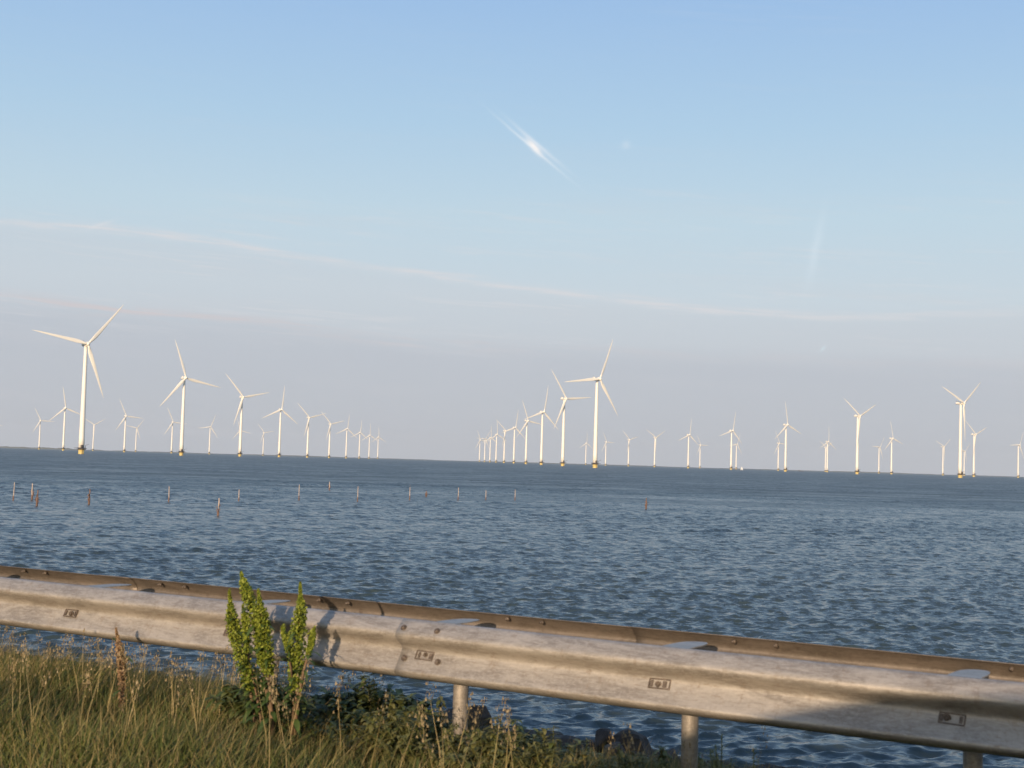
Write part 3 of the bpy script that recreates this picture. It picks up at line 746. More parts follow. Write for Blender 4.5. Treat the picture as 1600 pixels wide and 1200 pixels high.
# ------------------------------------------------------------------ boats on the horizon
def boat(px, dist, kind):
    yh = 699.3 + 0.02875 * px; w = px_dir(px, yh); a = math.atan2(w.x, w.y)
    root = empty(kind, (dist * math.sin(a), dist * math.cos(a), 0), 0.2)
    L = 9.0 if kind == 'sailing_boat' else 26.0
    hw = L * 0.14; fb = 0.9 if kind == 'sailing_boat' else 1.6
    secs = []
    for t in np.linspace(-1, 1, 11):
        wd = hw * (1 - abs(t) ** 3) ** 0.7 if t > 0 else hw * (1 - 0.35 * abs(t) ** 3)
        secs.append([(t * L / 2, -wd, fb + 0.3 * max(t, 0)), (t * L / 2, -wd * 0.7, -0.4), (t * L / 2, wd * 0.7, -0.4), (t * L / 2, wd, fb + 0.3 * max(t, 0))])
    m = MB(); vs = [v for s in secs for v in s]
    m.add(vs, [(i * 4 + k, i * 4 + (k + 1) % 4, i * 4 + 4 + (k + 1) % 4, i * 4 + 4 + k) for i in range(10) for k in range(4)] + [(0, 1, 2, 3), (40, 43, 42, 41)])
    m.build('hull', M_SAIL if kind == 'sailing_boat' else M_HULL, root, smooth=False)
    if kind == 'sailing_boat':
        m = MB(); m.tube([(0.3, 0, fb), (0.3, 0, 12)], 0.12, n=6); m.build('mast', M_SAIL, root)
        m = MB(); m.add([(0.1, 0.05, 2), (-4.0, 0.5, 2), (0.1, 0.05, 11.6), (0.1, -0.05, 2), (-4.0, 0.4, 2), (0.1, -0.05, 11.6)], [(0, 1, 2), (5, 4, 3), (0, 3, 4, 1), (1, 4, 5, 2), (2, 5, 3, 0)]); m.build('mainsail', M_SAIL, root, smooth=False)
        m = MB(); m.add([(0.5, 0.05, 1.5), (4.3, 0.0, 1.4), (0.5, 0.05, 9.5), (0.5, -0.05, 1.5), (4.3, -0.1, 1.4), (0.5, -0.05, 9.5)], [(0, 1, 2), (5, 4, 3), (0, 3, 4, 1), (1, 4, 5, 2), (2, 5, 3, 0)]); m.build('jib', M_SAIL, root, smooth=False)
        tag(root, 'tiny white sailing boat on the horizon right of the nearly touching turbine pair', 'boat')
    else:
        m = MB(); m.box((-9, 0, 2.9), (5, 4.4, 2.6)); m.box((-9, 0, 4.6), (3.4, 3.4, 0.9)); m.build('wheelhouse', M_HULL, root, smooth=False)
        m = MB(); m.box((3, 0, 1.95), (15, 5, 0.7)); m.build('hatch_cover', M_HULL, root, smooth=False, bevel=0.1)
        tag(root, 'low dark barge on the horizon right of the tall upright-bladed turbine', 'barge')
boat(1159, 4300, 'sailing_boat'); boat(1252, 6000, 'barge')

# ------------------------------------------------------------------ far shore
def far_shore():
    r4 = np.random.default_rng(9); n = 900
    an = np.radians(np.linspace(-40, 40, n))
    base = 7 + 3.0 * np.sin(an * 31) + 2 * np.sin(an * 77 + 1)
    trees = np.convolve(r4.random(n) ** 3, np.ones(5) / 5, 'same') * 26
    left = np.clip((-an * 57.3 - 12) / 6, 0, 1)
    h = np.clip(base * 0.45 + trees * (0.15 + 0.65 * left), 2.0, 40)
    V = []
    for i in range(n):
        for (d, z) in ((11200, -1.0), (11210, h[i] * 0.8), (11260, h[i]), (11900, h[i] * 0.7), (12000, -1.0)):
            V.append((d * math.sin(an[i]), d * math.cos(an[i]), z))
    i = np.arange(n - 1)[:, None] * 5 + np.arange(4)[None, :]
    q = np.stack([i, i + 5, i + 6, i + 1], -1).reshape(-1, 4)
    tag(np_mesh('far_shore', np.array(V), quads=q, mats=mat('far_shore_fields', (0.13, 0.14, 0.11), 0.9, var=0.3, scale=0.01)), kind='structure')
far_shore()

# ------------------------------------------------------------------ rocks
def rock(s, d, size, label, seed, zc=None, flat=0.6):
    r = random.Random(seed); m = MB(); m.sphere((0, 0, 0), 1, nu=18, nv=12)
    cuts = []
    for _ in range(16):
        n = Vector((r.gauss(0, 1), r.gauss(0, 1), r.gauss(0, 0.9))).normalized(); cuts.append((n, r.uniform(0.50, 0.85)))
    vs = []
    for v in m.v:
        v = Vector(v)
        for n, c in cuts:
            e = v.dot(n)
            if e > c: v = v - n * (e - c)
        v += Vector((r.uniform(-1, 1), r.uniform(-1, 1), r.uniform(-1, 1))) * 0.025
        vs.append((v.x * size[0], v.y * size[1], v.z * size[2]))
    z = ground_z(d) if zc is None else zc
    o = mesh_obj('rock', vs, m.f, M_ROCK, smooth=False, loc=dk(s, d, z), rz=DIKE_ROT + r.uniform(-0.4, 0.4))
    tag(o, label, 'rock', 'boulders along the waterline')
for px, py, D, sz, lab, sd in (
    (992, 1172, 19.5, (0.44, 0.38, 0.32), 'largest dark brown boulder at the waterline, between the two front rail posts', 1),
    (943, 1162, 19.5, (0.20, 0.24, 0.24), 'smaller pointed boulder just left of the largest one', 2),
    (742, 1122, 19.8, (0.42, 0.4, 0.26), 'low dark boulder showing just right of the left rail post', 3),
    (694, 1124, 19.4, (0.46, 0.4, 0.22), 'flat dark boulder showing just left of the left rail post', 4),
    (962, 1176, 18.8, (0.24, 0.24, 0.20), 'low boulder filling the gap between the pointed and the largest one', 5),
    (1040, 1190, 18.8, (0.32, 0.30, 0.22), 'half hidden boulder left of the middle rail post', 6),
    (640, 1112, 19.6, (0.40, 0.35, 0.22), 'dark boulder peeping over the leafy weeds left of the left post', 7)):
    s, d, z = px_at_D(px, py, D)
    rock(s, d, sz, lab, sd, zc=z)
def rubble():
    r5 = random.Random(21); m = MB()
    for _ in range(900):
        s = r5.uniform(-45, 22); d = r5.gauss(20.3, 0.9)
        a = r5.uniform(0.12, 0.3)
        n0 = len(m.v); m.sphere((0, 0, 0), 1, nu=7, nv=5)
        for i in range(n0, len(m.v)):
            v = m.v[i]; q = r5.uniform(0.75, 1.0); p = dk(s + v[0] * a * q * 1.2, d + v[1] * a * q, ground_z(d) + v[2] * a * 0.7 * q)
            m.v[i] = tuple(p)
    tag(m.build('rubble', M_ROCK, smooth=False), 'dark stone rubble facing the foot of the dike along the water', 'rubble', kind='stuff')
rubble()

# ------------------------------------------------------------------ grass of the verge
M_GRASS = leaf_mat('verge_grass_green', (0.050, 0.078, 0.015), (0.205, 0.205, 0.060))
M_STRAW = leaf_mat('ripe_grass_straw', (0.20, 0.155, 0.055), (0.42, 0.32, 0.14))
M_FORB = leaf_mat('verge_herb_green', (0.055, 0.090, 0.018), (0.170, 0.200, 0.050))
M_PANICLE = leaf_mat('grass_panicle_tan', (0.18, 0.13, 0.065), (0.40, 0.31, 0.17))
def clump(S, D):
    return 0.5 + 0.5 * np.sin(S * 2.3 + 1.3 * np.sin(D * 1.9)) * np.sin(D * 2.7 + np.sin(S * 1.1) * 1.7)
def top_limit(S, D):
    """height of the dense sward: knee high beside the road, thinner beyond the rail"""
    return np.interp(D, [1.9, 2.6, 4.0, 5.0, 6.0, 7.0, 8.0, 10, 13], [0.18, 0.36, 0.40, 0.38, 0.37, 0.38, 0.34, 0.26, 0.22])
def blades(n, s_rng, d_rng, hscale, width, lean, seg=3, seed=1, jitter=0.35, far=False):
    g = np.random.default_rng(seed)
    S = g.uniform(*s_rng, n); D = g.uniform(*d_rng, n)
    # tufts: pull blades to tuft centres
    c = clump(S, D)
    keep = g.random(n) < (0.35 + 0.65 * c)
    S, D, c = S[keep], D[keep], c[keep]; n = len(S)
    q = 0.16
    S = np.where(g.random(n) < 0.6, (np.round(S / q) + 0.35 * np.sin(np.round(S / q) * 12.9 + np.round(D / q) * 78.2)) * q + g.normal(0, 0.03, n), S)
    h = top_limit(S, D) * (1 + 0.34 * np.clip((-S - 5.4) / 2.2, 0, 1)) * hscale * (0.55 + 0.35 * c + jitter * (g.random(n) - 0.3))
    h = np.clip(h, 0.05, 2)
    th = g.uniform(0, 2 * PI, n); ld = g.uniform(0.1, 1.0, n) * lean * h
    wind = 0.10 * h
    X0 = CS * S + SN * D; Y0 = -SN * S + CS * D; Z0 = np.interp(D, PROF_D, PROF_Z)
    w = width * g.uniform(0.6, 1.4, n)
    fa = g.uniform(0, PI, n)
    rows = []
    for k in range(seg + 1):
        t = k / seg
        bx = X0 + np.cos(th) * ld * t ** 2 + wind * t ** 2; by = Y0 + np.sin(th) * ld * t ** 2
        bz = Z0 + h * (t - 0.12 * lean * t ** 2) - 0.02
        ww = w * (1 - t) ** 0.6 if k < seg else w * 0
        dx, dy = np.cos(fa) * ww / 2, np.sin(fa) * ww / 2
        if k < seg: rows += [np.stack([bx - dx, by - dy, bz], -1), np.stack([bx + dx, by + dy, bz], -1)]
        else: rows.append(np.stack([bx, by, bz], -1))
    per = 2 * seg + 1
    V = np.stack(rows, 1).reshape(-1, 3)
    b = np.arange(n) * per
    quads = np.concatenate([np.stack([b + 2 * k, b + 2 * k + 1, b + 2 * k + 3, b + 2 * k + 2], -1) for k in range(seg - 1)])
    tris = np.stack([b + 2 * seg - 2, b + 2 * seg - 1, b + 2 * seg], -1)
    return V, quads, tris

def stalks(n, s_rng, d_rng, seed):
    """tall ripe stalks with an open panicle"""
    g = np.random.default_rng(seed); Vs = []; Ts = []; mi = []; base = 0
    for _ in range(n):
        s = g.uniform(*s_rng); d = g.uniform(*d_rng)
        if g.random() > 0.25 + 0.75 * clump(np.array(s), np.array(d)): continue
        h = float(top_limit(s, d)) * g.uniform(1.15, 1.72)
        p0 = dk(s, d, ground_z(d)); le = g.uniform(-0.18, 0.22); ly = g.uniform(-0.12, 0.12)
        def P(t): return np.array([p0.x + le * h * t * t, p0.y + ly * h * t * t, p0.z + h * t])
        w = 0.0016
        a, b, c = P(0), P(0.5), P(1.0)
        v = [a + [-w, 0, 0], a + [w, 0, 0], b + [w, 0, 0], b + [-w, 0, 0], c]
        Vs += v; Ts += [(base, base + 1, base + 2), (base, base + 2, base + 3), (base + 3, base + 2, base + 4)]; mi += [0, 0, 0]; base += 5
        ln = g.uniform(0.16, 0.30) ; kind = g.random()
        for k in range(int(26)):
            t = 1 - ln * (k / 26.0); q = P(t); spread = 0.006 + (0.030 if kind < 0.5 else 0.010) * (k / 26.0)
            off = g.normal(0, 1, 3) * [spread, spread, 0.010]
            sz = g.uniform(0.004, 0.009); e = g.normal(0, 1, 3); e /= np.linalg.norm(e); f = np.cross(e, [0, 0, 1.0])
            cc = q + off
            Vs += [cc - f * sz * 0.7, cc + f * sz * 0.7, cc + np.array([0, 0, sz * 2.2]) + e * sz * 0.5]; Ts.append((base, base + 1, base + 2)); mi.append(1); base += 3
    return np.array(Vs), np.array(Ts), np.array(mi)

def merge(parts):
    V = []; Q = []; Tt = []; mq = []; mt = []; b = 0
    for v, q, t, m in parts:
        V.append(v)
        if q is not None and len(q): Q.append(q + b); mq.append(np.full(len(q), m) if np.isscalar(m) else m[0])
        if t is not None and len(t): Tt.append(t + b); mt.append(np.full(len(t), m) if np.isscalar(m) else m[1])
        b += len(v)
    return np.concatenate(V), (np.concatenate(Q) if Q else None), np.concatenate(Tt), (np.concatenate(mq) if mq else None), np.concatenate(mt)
parts = []
v, q, t = blades(190000, (-14, 3.5), (1.9, 8.6), 1.0, 0.0085, 0.75, seed=31); parts.append((v, q, t, 0))
v, q, t = blades(92000, (-14, 3.5), (1.9, 8.6), 1.12, 0.0050, 0.60, seed=32); parts.append((v, q, t, 1))
v, q, t = blades(26000, (-24, 4), (8.6, 14), 1.0, 0.014, 0.55, seed=33, seg=2); parts.append((v, q, t, 0))
v, q, t = blades(42000, (-14, 3.5), (2.2, 9.2), 0.85, 0.022, 1.0, seed=41, seg=4); parts.append((v, q, t, 3))
V, T3, mi = stalks(80, (-6.2, -2.2), (4.6, 5.9), 36); parts.append((V * [1, 1, 1] , None, T3, (None, mi + 1)))
V, T3, mi = stalks(420, (-14, -4.9), (5.3, 7.6), 34); parts.append((V, None, T3, (None, mi + 1)))
V, Q, TT, mq, mt = merge(parts)
o = np_mesh('verge_grass', V, quads=Q, tris=TT, mats=[M_GRASS, M_STRAW, M_PANICLE, M_FORB], smooth=False, mi_q=mq, mi_t=mt)
tag(o, 'tall unmown green and straw-coloured grass on the verge before the guardrail', 'grass', kind='stuff')

# ------------------------------------------------------------------ broad-leaved plants
M_DOCK_L = leaf_mat('dock_leaf', (0.040, 0.075, 0.018), (0.095, 0.14, 0.035))
M_DOCK_F = leaf_mat('dock_seed_green', (0.10, 0.15, 0.016), (0.33, 0.36, 0.050), trans=0.15)
M_DOCK_R = leaf_mat('dock_seed_rust', (0.22, 0.12, 0.06), (0.42, 0.30, 0.17), trans=0.1)
M_STEM = mat('plant_stem', (0.20, 0.12, 0.06), 0.7, var=0.4, scale=12)
M_STEMG = mat('green_plant_stem', (0.10, 0.11, 0.03), 0.7, var=0.3, scale=12)
M_WEED = leaf_mat('weed_leaf_dark', (0.050, 0.080, 0.022), (0.180, 0.195, 0.060))
M_WEEDL = leaf_mat('weed_leaf_light', (0.075, 0.095, 0.022), (0.250, 0.225, 0.080))

def leaf(m, p, direction, length, width, mi=0, droop=0.35, fold=0.25):
    d = Vector(direction).normalized(); side = d.cross(Vector((0, 0, 1)))
    if side.length < 0.05: side = Vector((1, 0, 0))
    side.normalize(); up = side.cross(d).normalized()
    vs = []; prof = [(0, 0.12), (0.25, 0.8), (0.55, 1.0), (0.82, 0.6), (1.0, 0.05)]
    for t, w in prof:
        c = Vector(p) + d * (length * t) - Vector((0, 0, 1)) * (droop * length * t * t)
        vs += [c - side * (width * w / 2) + up * (fold * width * w / 2), c, c + side * (width * w / 2) + up * (fold * width * w / 2)]
    fs = []
    for i in range(len(prof) - 1):
        a = i * 3; fs += [(a, a + 3, a + 4, a + 1), (a + 1, a + 4, a + 5, a + 2)]
    m.add(vs, fs, mi)

def poly_at(pts, t):
    f = t * (len(pts) - 1); i = min(int(f), len(pts) - 2); return pts[i].lerp(pts[i + 1], f - i)

def dock(stems, D, label, seed, seedmat, leaves=26):
    """stems: list of (pixel path from foot to tip, share of stem that carries seed, thickness of the spike)"""
    r = random.Random(seed)
    b0 = px_at_D(*stems[0][0][0], D); foot = dk(b0[0], D, ground_z(D))
    root = empty('dock_plant', foot); tag(root, label, 'plant')
    for path, share, thick in stems:
        P = []
        for i, (x, y) in enumerate(path):
            s, d, z = px_at_D(x, y, D + 0.04 * math.sin(i * 1.7 + seed)); P.append(dk(s, d, z) - foot)
        P[0].z = -0.05
        m = MB(); n = len(P); m.tube(P, [0.011 - 0.0075 * i / (n - 1) for i in range(n)], n=7); m.build('stem', M_STEM, root)
        m = MB(); L = sum((P[i + 1] - P[i]).length for i in range(n - 1)) * share
        nw = max(6, int(L / 0.0115))
        for k in range(nw):
            t = 1 - share + share * k / nw; c = poly_at(P, t)
            u = k / nw
            rad = thick * (0.35 + 0.65 * math.sin(PI * min(1, 0.12 + u * 1.02)) ** 0.6) * (1 - 0.82 * max(0, u - 0.72) / 0.28) * (0.7 + 0.5 * abs(math.sin(k * 0.9 + seed)))
            # dense whorl of small fruits
            for _ in range(int(34 + 620 * thick)):
                a = r.uniform(0, 2 * PI); q = rad * math.sqrt(r.random()); p = c + Vector((q * math.cos(a), q * math.sin(a), r.uniform(-0.008, 0.008)))
                sz = r.uniform(0.004, 0.009); e = Vector((r.gauss(0, 1), r.gauss(0, 1), r.gauss(0, 1))).normalized(); f = e.orthogonal().normalized(); g = e.cross(f)
                m.add([p - f * sz, p - g * sz * 0.8, p + f * sz, p + g * sz * 0.8], [(0, 1, 2, 3)])
        # short side racemes in the lower half of the spike
        for k in range(int(7 * share / 0.5)):
            t = 1 - share + share * r.uniform(0.0, 0.6); c = poly_at(P, t); a = r.uniform(0, 2 * PI); ln = r.uniform(0.04, 0.08)
            dv = Vector((math.cos(a) * 0.40, math.sin(a) * 0.40, 1)).normalized()
            for q in range(int(ln / 0.006)):
                p0 = c + dv * (q * 0.006)
                for _ in range(4):
                    p = p0 + Vector((r.gauss(0, 0.006), r.gauss(0, 0.006), r.gauss(0, 0.004))); sz = r.uniform(0.004, 0.009)
                    e = Vector((r.gauss(0, 1), r.gauss(0, 1), r.gauss(0, 1))).normalized(); f = e.orthogonal().normalized(); g = e.cross(f)
                    m.add([p - f * sz, p - g * sz * 0.8, p + f * sz, p + g * sz * 0.8], [(0, 1, 2, 3)])
        m.build('seed_spike', seedmat, root, smooth=False)
        m = MB()
        for k in range(leaves):
            t = r.uniform(0.15, 0.78); c = poly_at(P, t); a = r.uniform(0, 2 * PI); q = 1 - 0.55 * t
            leaf(m, c, (math.cos(a), math.sin(a), r.uniform(0.1, 0.9)), r.uniform(0.06, 0.17) * q, r.uniform(0.016, 0.042) * q, droop=r.uniform(0.2, 0.9))
        if m.v: m.build('leaves', M_DOCK_L, root)

dock([([(405, 1178), (398, 1120), (388, 1060), (372, 1005), (362, 965), (358, 921)], 0.66, 0.042),
      ([(428, 1178), (424, 1120), (413, 1060), (409, 1010), (396, 955), (382, 915), (376, 894)], 0.60, 0.038),
      ([(426, 1178), (426, 1120), (420, 1060), (415, 1010), (410, 965), (403, 920)], 0.58, 0.040),
      ([(412, 1178), (408, 1120), (398, 1070), (388, 1030), (384, 980), (379, 945)], 0.35, 0.018)], 5.62,
     'taller clump of bright yellow-green dock with three seed spikes before the rail', 3, M_DOCK_F, 80)
dock([([(452, 1182), (458, 1130), (463, 1080), (462, 1040), (466, 990), (470, 950), (469, 909)], 0.66, 0.040),
      ([(455, 1182), (459, 1110), (456, 1050), (449, 1010), (440, 978)], 0.30, 0.016),
      ([(457, 1182), (464, 1110), (474, 1050), (485, 1010), (492, 980)], 0.32, 0.016)], 5.62,
     'slimmer dock plant with one bright green spike, right of the taller clump', 8, M_DOCK_F, 44)
dock([([(192, 1090), (191, 1065), (190, 1035), (186, 1010), (181, 982)], 0.85, 0.023)], 5.7,
     'rust-brown dock spike standing in the grass left of the green clump', 12, M_DOCK_R, 6)

def weed(px, py, D, spread, label, seed, light=False, nst=7, size=1.0, feather=False, name='leafy_weed'):
    """bushy herb: several stems fanning from one foot, leaves all along them"""
    if not feather: size *= 0.62 if light else 0.80; nst = int(nst * 1.7); spread *= 1.15
    r = random.Random(seed); s, d, z = px_at_D(px, py, D)
    foot = dk(s, D, ground_z(D)); h = z - ground_z(D)
    root = empty(name, foot); tag(root, label, 'weed')
    ms = MB(); ml = MB()
    for k in range(nst):
        a = r.uniform(0, 2 * PI); q = 0 if k == 0 else math.sqrt(r.random()) * spread
        hh = h * (1.0 if k == 0 else r.uniform(0.80, 1.0) * (1 - 0.28 * q / max(spread, 0.01)))
        tip = Vector((q * math.cos(a), q * math.sin(a), hh)); midp = Vector((q * 0.35 * math.cos(a + 0.4), q * 0.35 * math.sin(a + 0.4), hh * 0.55))
        P = [Vector((0, 0, -0.05)), midp, tip]
        ms.tube(P, [0.006, 0.0045, 0.002], n=5)
        nl = int((105 if not feather else 120) * max(0.5, hh / 0.5))
        for j in range(nl):
            t = 0.15 + 0.85 * (j + r.random()) / nl; c = poly_at(P, t); b = r.uniform(0, 2 * PI)
            L = (r.uniform(0.07, 0.15) if not feather else r.uniform(0.03, 0.07)) * size * (1.15 - 0.6 * t); W = L * (r.uniform(0.32, 0.5) if not feather else 0.10)
            leaf(ml, c, (math.cos(b), math.sin(b), r.uniform(-0.1, 0.9)), L, W, droop=r.uniform(0.1, 0.7))
    ms.build('stems', M_STEMG if not light else M_STEMG, root)
    ml.build('leaves', M_WEEDL if light else M_WEED, root)

WEEDS = [  # tip px x, y, D, spread, light, stems, size, feather, label
 (520, 1094, 6.7, 0.22, 0, 12, 1.1, 0, 'rusty-tipped dark weed filling the gap between dock plants and bush'),
 (460, 1100, 6.0, 0.22, 0, 14, 1.2, 0, 'dark leafy weed under the slimmer dock plant'),
 (632, 1104, 6.3, 0.24, 0, 14, 1.1, 0, 'wide dark weed under the yellow-green flank of the bush'),
 (590, 1110, 6.0, 0.26, 1, 14, 1.1, 0, 'light leafy weed in front of the largest bush'),
 (745, 1138, 5.8, 0.22, 1, 12, 1.0, 0, 'yellow-green weed directly right of the left rail post'),
 (400, 1040, 5.95, 0.20, 0, 14, 1.4, 0, 'dark broad-leaved weed between the stems of the taller dock clump'),
 (577, 1056, 6.7, 0.34, 0, 34, 1.5, 0, 'largest dark leafy bush behind the rail, left of the left post'),
 (545, 1080, 6.6, 0.24, 0, 11, 1.1, 0, 'dark leafy weed on the left flank of the largest bush'),
 (612, 1084, 5.9, 0.18, 1, 9, 1.0, 0, 'yellow-green leafy weed on the right flank of the largest bush'),
 (688, 1086, 6.7, 0.05, 1, 3, 1.1, 0, 'single thin weed with a leafy top just left of the left post'),
 (655, 1100, 5.8, 0.24, 1, 14, 1.0, 0, 'low yellow-green weed between the bush and the left post'),
 (708, 1136, 5.8, 0.16, 1, 8, 0.9, 0, 'light green weed at the foot of the left rail post'),
 (775, 1120, 5.75, 0.24, 1, 13, 1.1, 0, 'pale leafy weed first to the right of the left post'),
 (806, 1124, 7.0, 0.24, 0, 13, 1.1, 0, 'darker rounded weed second to the right of the left post'),
 (865, 1134, 7.2, 0.05, 1, 3, 0.9, 0, 'single thin yellowish weed rising before the water, left of the boulders'),
 (850, 1138, 5.8, 0.30, 1, 12, 1.0, 0, 'low green weed mound under the thin yellowish weed'),
 (917, 1154, 7.0, 0.05, 1, 3, 0.9, 0, 'small bright yellow-green weed in front of the largest boulder'),
 (905, 1156, 6.6, 0.30, 0, 12, 1.0, 0, 'low dark weed mound in front of the boulders'),
 (968, 1164, 5.9, 0.28, 1, 12, 0.9, 0, 'low green weeds right of the boulders mound'),
 (1035, 1168, 6.6, 0.20, 0, 11, 0.9, 0, 'low dark weed just left of the middle rail post'),
 (1092, 1178, 6.6, 0.14, 0, 8, 0.9, 0, 'dark weed just right of the middle rail post'),
 (1128, 1146, 5.1, 0.20, 1, 22, 1.3, 1, 'feathery fine-leaved weed near the bottom edge, right of the middle post'),
 (1178, 1170, 5.1, 0.18, 1, 16, 1.3, 1, 'lower feathery weed at the bottom edge, farther right'),
 (430, 1062, 5.9, 0.24, 0, 14, 1.3, 0, 'dark leafy weed filling the foot of the dock plants'),
 (490, 1092, 6.3, 0.22, 0, 12, 1.1, 0, 'dark leafy weed right of the slimmer dock plant'),
 (350, 1068, 6.3, 0.16, 1, 8, 1.0, 0, 'light leafy weed left of the taller dock clump'),
]
for i, (x, y, D, sp, li, ns, sz, fe, lab) in enumerate(WEEDS):
    weed(x, y, D, sp, lab, 100 + i, bool(li), ns, sz, bool(fe), 'feathery_weed' if fe else 'leafy_weed')

# ------------------------------------------------------------------ the car the picture was taken from (only its shadow on the rail is in the picture)
# car frame: x = s (so forward is -x), y = d, z above the road; the camera is held out beside it
car = empty('car', dk(0, 0, 3.03), DIKE_ROT)
tag(car, 'dark car on the road behind, throwing its shadow on the right end of the guardrail', 'car')
DR, DL = -0.78, -2.62              # right (lake) side, left side
def side_solid(outline, d0, d1, name, m, bevel=0.04, smooth=False):
    """closed outline in (x, z) extruded across the car"""
    mb = MB(); n = len(outline)
    vs = [(x, d0, z) for x, z in outline] + [(x, d1, z) for x, z in outline]
    mb.add(vs, [tuple(range(n)), tuple(range(2 * n - 1, n - 1, -1))] + [(i, n + i, n + (i + 1) % n, (i + 1) % n) for i in range(n)])
    o = mb.build(name, m, car, smooth=smooth, bevel=bevel); return o
def arch(cx, r=0.36, n=8): return [(cx + r * math.cos(a), 0.34 + r * math.sin(a)) for a in np.linspace(PI, 0, n)]
low = [(-3.05, 0.40), (-3.10, 0.62), (-3.02, 0.86), (-2.6, 1.0), (-1.80, 1.12), (-1.45, 1.14), (-1.44, 0.96), (2.0, 0.96), (2.01, 1.10), (2.28, 1.08), (2.34, 0.8), (2.32, 0.34)]
low += arch(1.55)[::-1] + [(-1.8, 0.30)][:0] + arch(-2.15)[::-1]
side_solid(low, DL, DR, 'body', M_PAINT, 0.03)
side_solid([(-1.43, 0.962), (-1.43, 1.16), (2.0, 1.14), (2.0, 0.962)], DR - 0.06, DR - 0.003, 'door_panel', M_TRIM, 0.01)
side_solid([(-1.43, 0.962), (-1.43, 1.16), (2.0, 1.14), (2.0, 0.962)], DL + 0.003, DL + 0.06, 'door_panel', M_TRIM, 0.01)
ROOF = [(-1.36, 1.575), (-0.92, 1.700), (-0.5, 1.820), (-0.12, 1.925), (0.4, 1.985), (1.2, 1.985), (1.9, 1.93), (2.05, 1.85)]
roof = ROOF + [(x, z - 0.042) for x, z in ROOF[::-1]]
side_solid(roof, DL + 0.08, DR - 0.04, 'roof', M_PAINT, 0.02)
def pillar(x0, z0, x1, z1, w):
    for d in (DR - 0.05, DL + 0.05):
        mb = MB(); a = Vector((x0, d, z0)); b = Vector((x1, d, z1)); mb.tube([a, b], w, n=8, squash=0.7); mb.build('pillar', M_BLACK, car)
pillar(-1.90, 1.12, -1.33, 1.56, 0.045); pillar(0.95, 1.08, 0.92, 1.95, 0.05); pillar(2.05, 1.08, 1.98, 1.87, 0.06)
def pane(pts, name='window_glass'):
    mb = MB(); p = [Vector(q) for q in pts]; nrm = (p[1] - p[0]).cross(p[2] - p[0]).normalized() * 0.005
    mb.add([q - nrm for q in p] + [q + nrm for q in p], [(0, 1, 2, 3), (7, 6, 5, 4)] + [(i, 4 + i, 4 + (i + 1) % 4, (i + 1) % 4) for i in range(4)])
    mb.build(name, M_GLASS, car, smooth=False)
pane([(-1.92, DL + 0.1, 1.12), (-1.92, DR - 0.1, 1.12), (-1.33, DR - 0.12, 1.56), (-1.33, DL + 0.12, 1.56)], 'windscreen')
pane([(-1.55, DL + 0.05, 1.16), (0.90, DL + 0.05, 1.14), (0.87, DL + 0.09, 1.96), (-0.72, DL + 0.09, 1.74)])
pane([(1.0, DL + 0.05, 1.14), (2.0, DL + 0.05, 1.12), (1.93, DL + 0.09, 1.90), (0.97, DL + 0.09, 1.96)])
pane([(1.0, DR - 0.05, 1.14), (2.0, DR - 0.05, 1.12), (1.93, DR - 0.09, 1.90), (0.97, DR - 0.09, 1.96)])
pane([(2.12, DL + 0.1, 1.12), (2.12, DR - 0.1, 1.12), (2.04, DR - 0.14, 1.84), (2.04, DL + 0.14, 1.84)], 'rear_window')
for cx in (-2.15, 1.55):
    for d, sgn in ((DR - 0.11, 1), (DL + 0.11, -1)):
        w = empty('wheel', (cx, d, 0.335)); w.parent = car
        mb = MB(); mb.tube([(0, -0.11, 0), (0, -0.10, 0), (0, 0.10, 0), (0, 0.11, 0)], [0.29, 0.33, 0.33, 0.29], n=28); mb.build('tyre', M_RUBBER, w)
        mb = MB(); mb.tube([(0, 0.112 * sgn, 0), (0, 0.12 * sgn, 0)], [0.22, 0.21], n=24); mb.build('rim', M_RIM, w)
for d in (DR - 0.22, DL + 0.22):
    mb = MB(); mb.sphere((-2.99, d, 0.72), 0.12, scale=(0.5, 1.2, 0.7)); mb.build('headlight', M_RIM, car)
for d in (DR - 0.18, DL + 0.18):
    mb = MB(); mb.box((2.335, d, 0.86), (0.04, 0.22, 0.26)); mb.build('tail_light', mat('red_lamp_plastic', (0.3, 0.01, 0.01), 0.3), car, bevel=0.01)
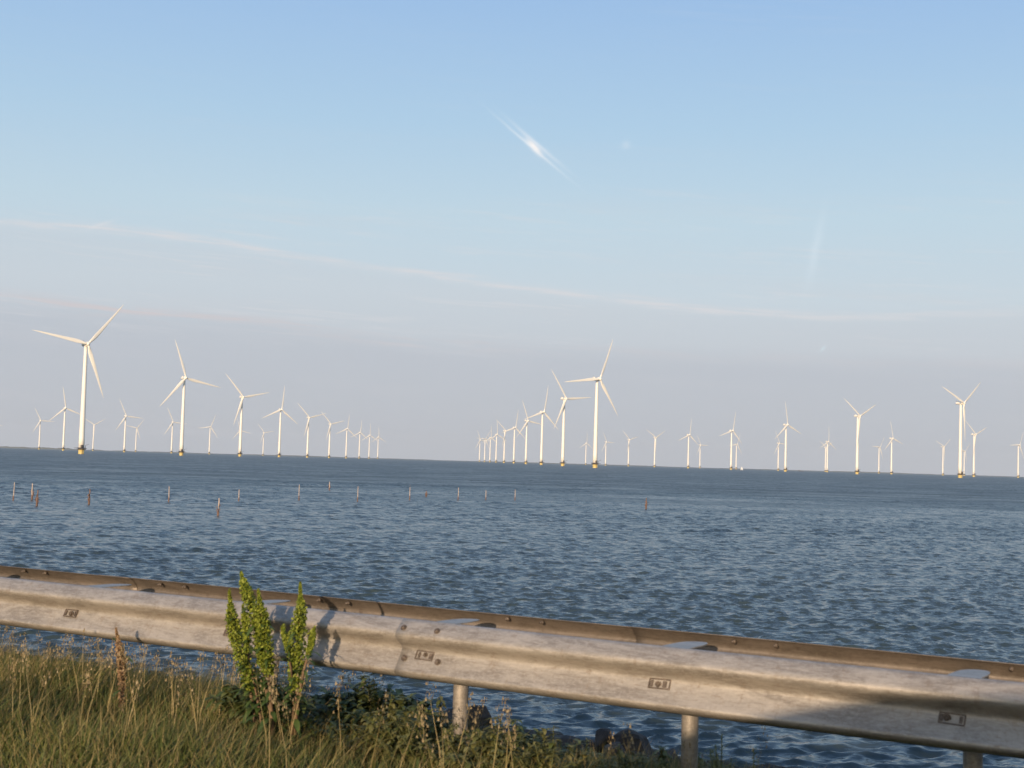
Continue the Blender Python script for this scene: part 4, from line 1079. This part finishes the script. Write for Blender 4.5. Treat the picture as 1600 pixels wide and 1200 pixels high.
def mirror(sgn, dside):
    mb = MB(); n = 20; st = []
    # rounded housing, deeper than wide, built from superellipse sections across the car
    for t in np.linspace(0, 1, 15):
        d = t * 0.24; k = (1 - abs(2 * t - 1) ** 2.6) ** 0.5 if 0 < t < 1 else 0.02
        hz = 0.105 * k * (1 - 0.38 * t); hx = 0.075 * k
        st.append([(( abs(math.cos(a)) ** 0.7) * math.copysign(1, math.cos(a)) * hx, d, (abs(math.sin(a)) ** 0.7) * math.copysign(1, math.sin(a)) * hz) for a in np.linspace(0, 2 * PI, n, endpoint=False)])
    vs = [(MIR[0] + x + 0.15 * y * 0, dside + sgn * (MIR[1] + y), MIR[2] + z) for s in st for x, y, z in s]
    fs = [(i * n + k, i * n + (k + 1) % n, (i + 1) * n + (k + 1) % n, (i + 1) * n + k) for i in range(14) for k in range(n)] + [tuple(range(n)), tuple(14 * n + k for k in range(n))]
    mb.add(vs, fs)
    mb.tube([(MIR[0], dside - sgn * 0.04, MIR[2] - 0.08), (MIR[0], dside + sgn * (MIR[1] + 0.08), MIR[2] - 0.06)], 0.035, n=10)
    o = mb.build('door_mirror', M_BLACK, car)
    return o
MIR = (-1.25, 0.05, 1.22)
mirror(1, DR); mirror(-1, DL)

# ------------------------------------------------------------------ haze
def haze():
    h = 13600.0; z0, z1 = -4.0, 215.0
    m = bpy.data.materials.new('summer_haze'); m.use_nodes = True
    n = m.node_tree; n.nodes.remove(n.nodes['Principled BSDF'])
    pv = n.nodes.new('ShaderNodeVolumePrincipled'); pv.inputs['Color'].default_value = (0.86, 0.93, 1.0, 1)
    pv.inputs['Density'].default_value = HAZE; pv.inputs['Anisotropy'].default_value = 0.0
    n.links.new(pv.outputs[0], n.nodes['Material Output'].inputs['Volume'])
    mb = MB(); mb.box((0, 0, (z0 + z1) / 2), (2 * h, 2 * h, z1 - z0))
    o = mb.build('haze', m, smooth=False); tag(o, kind='stuff')
    try: m.cycles.homogeneous_volume = True
    except Exception: pass
HAZE = 3.5e-5
haze()
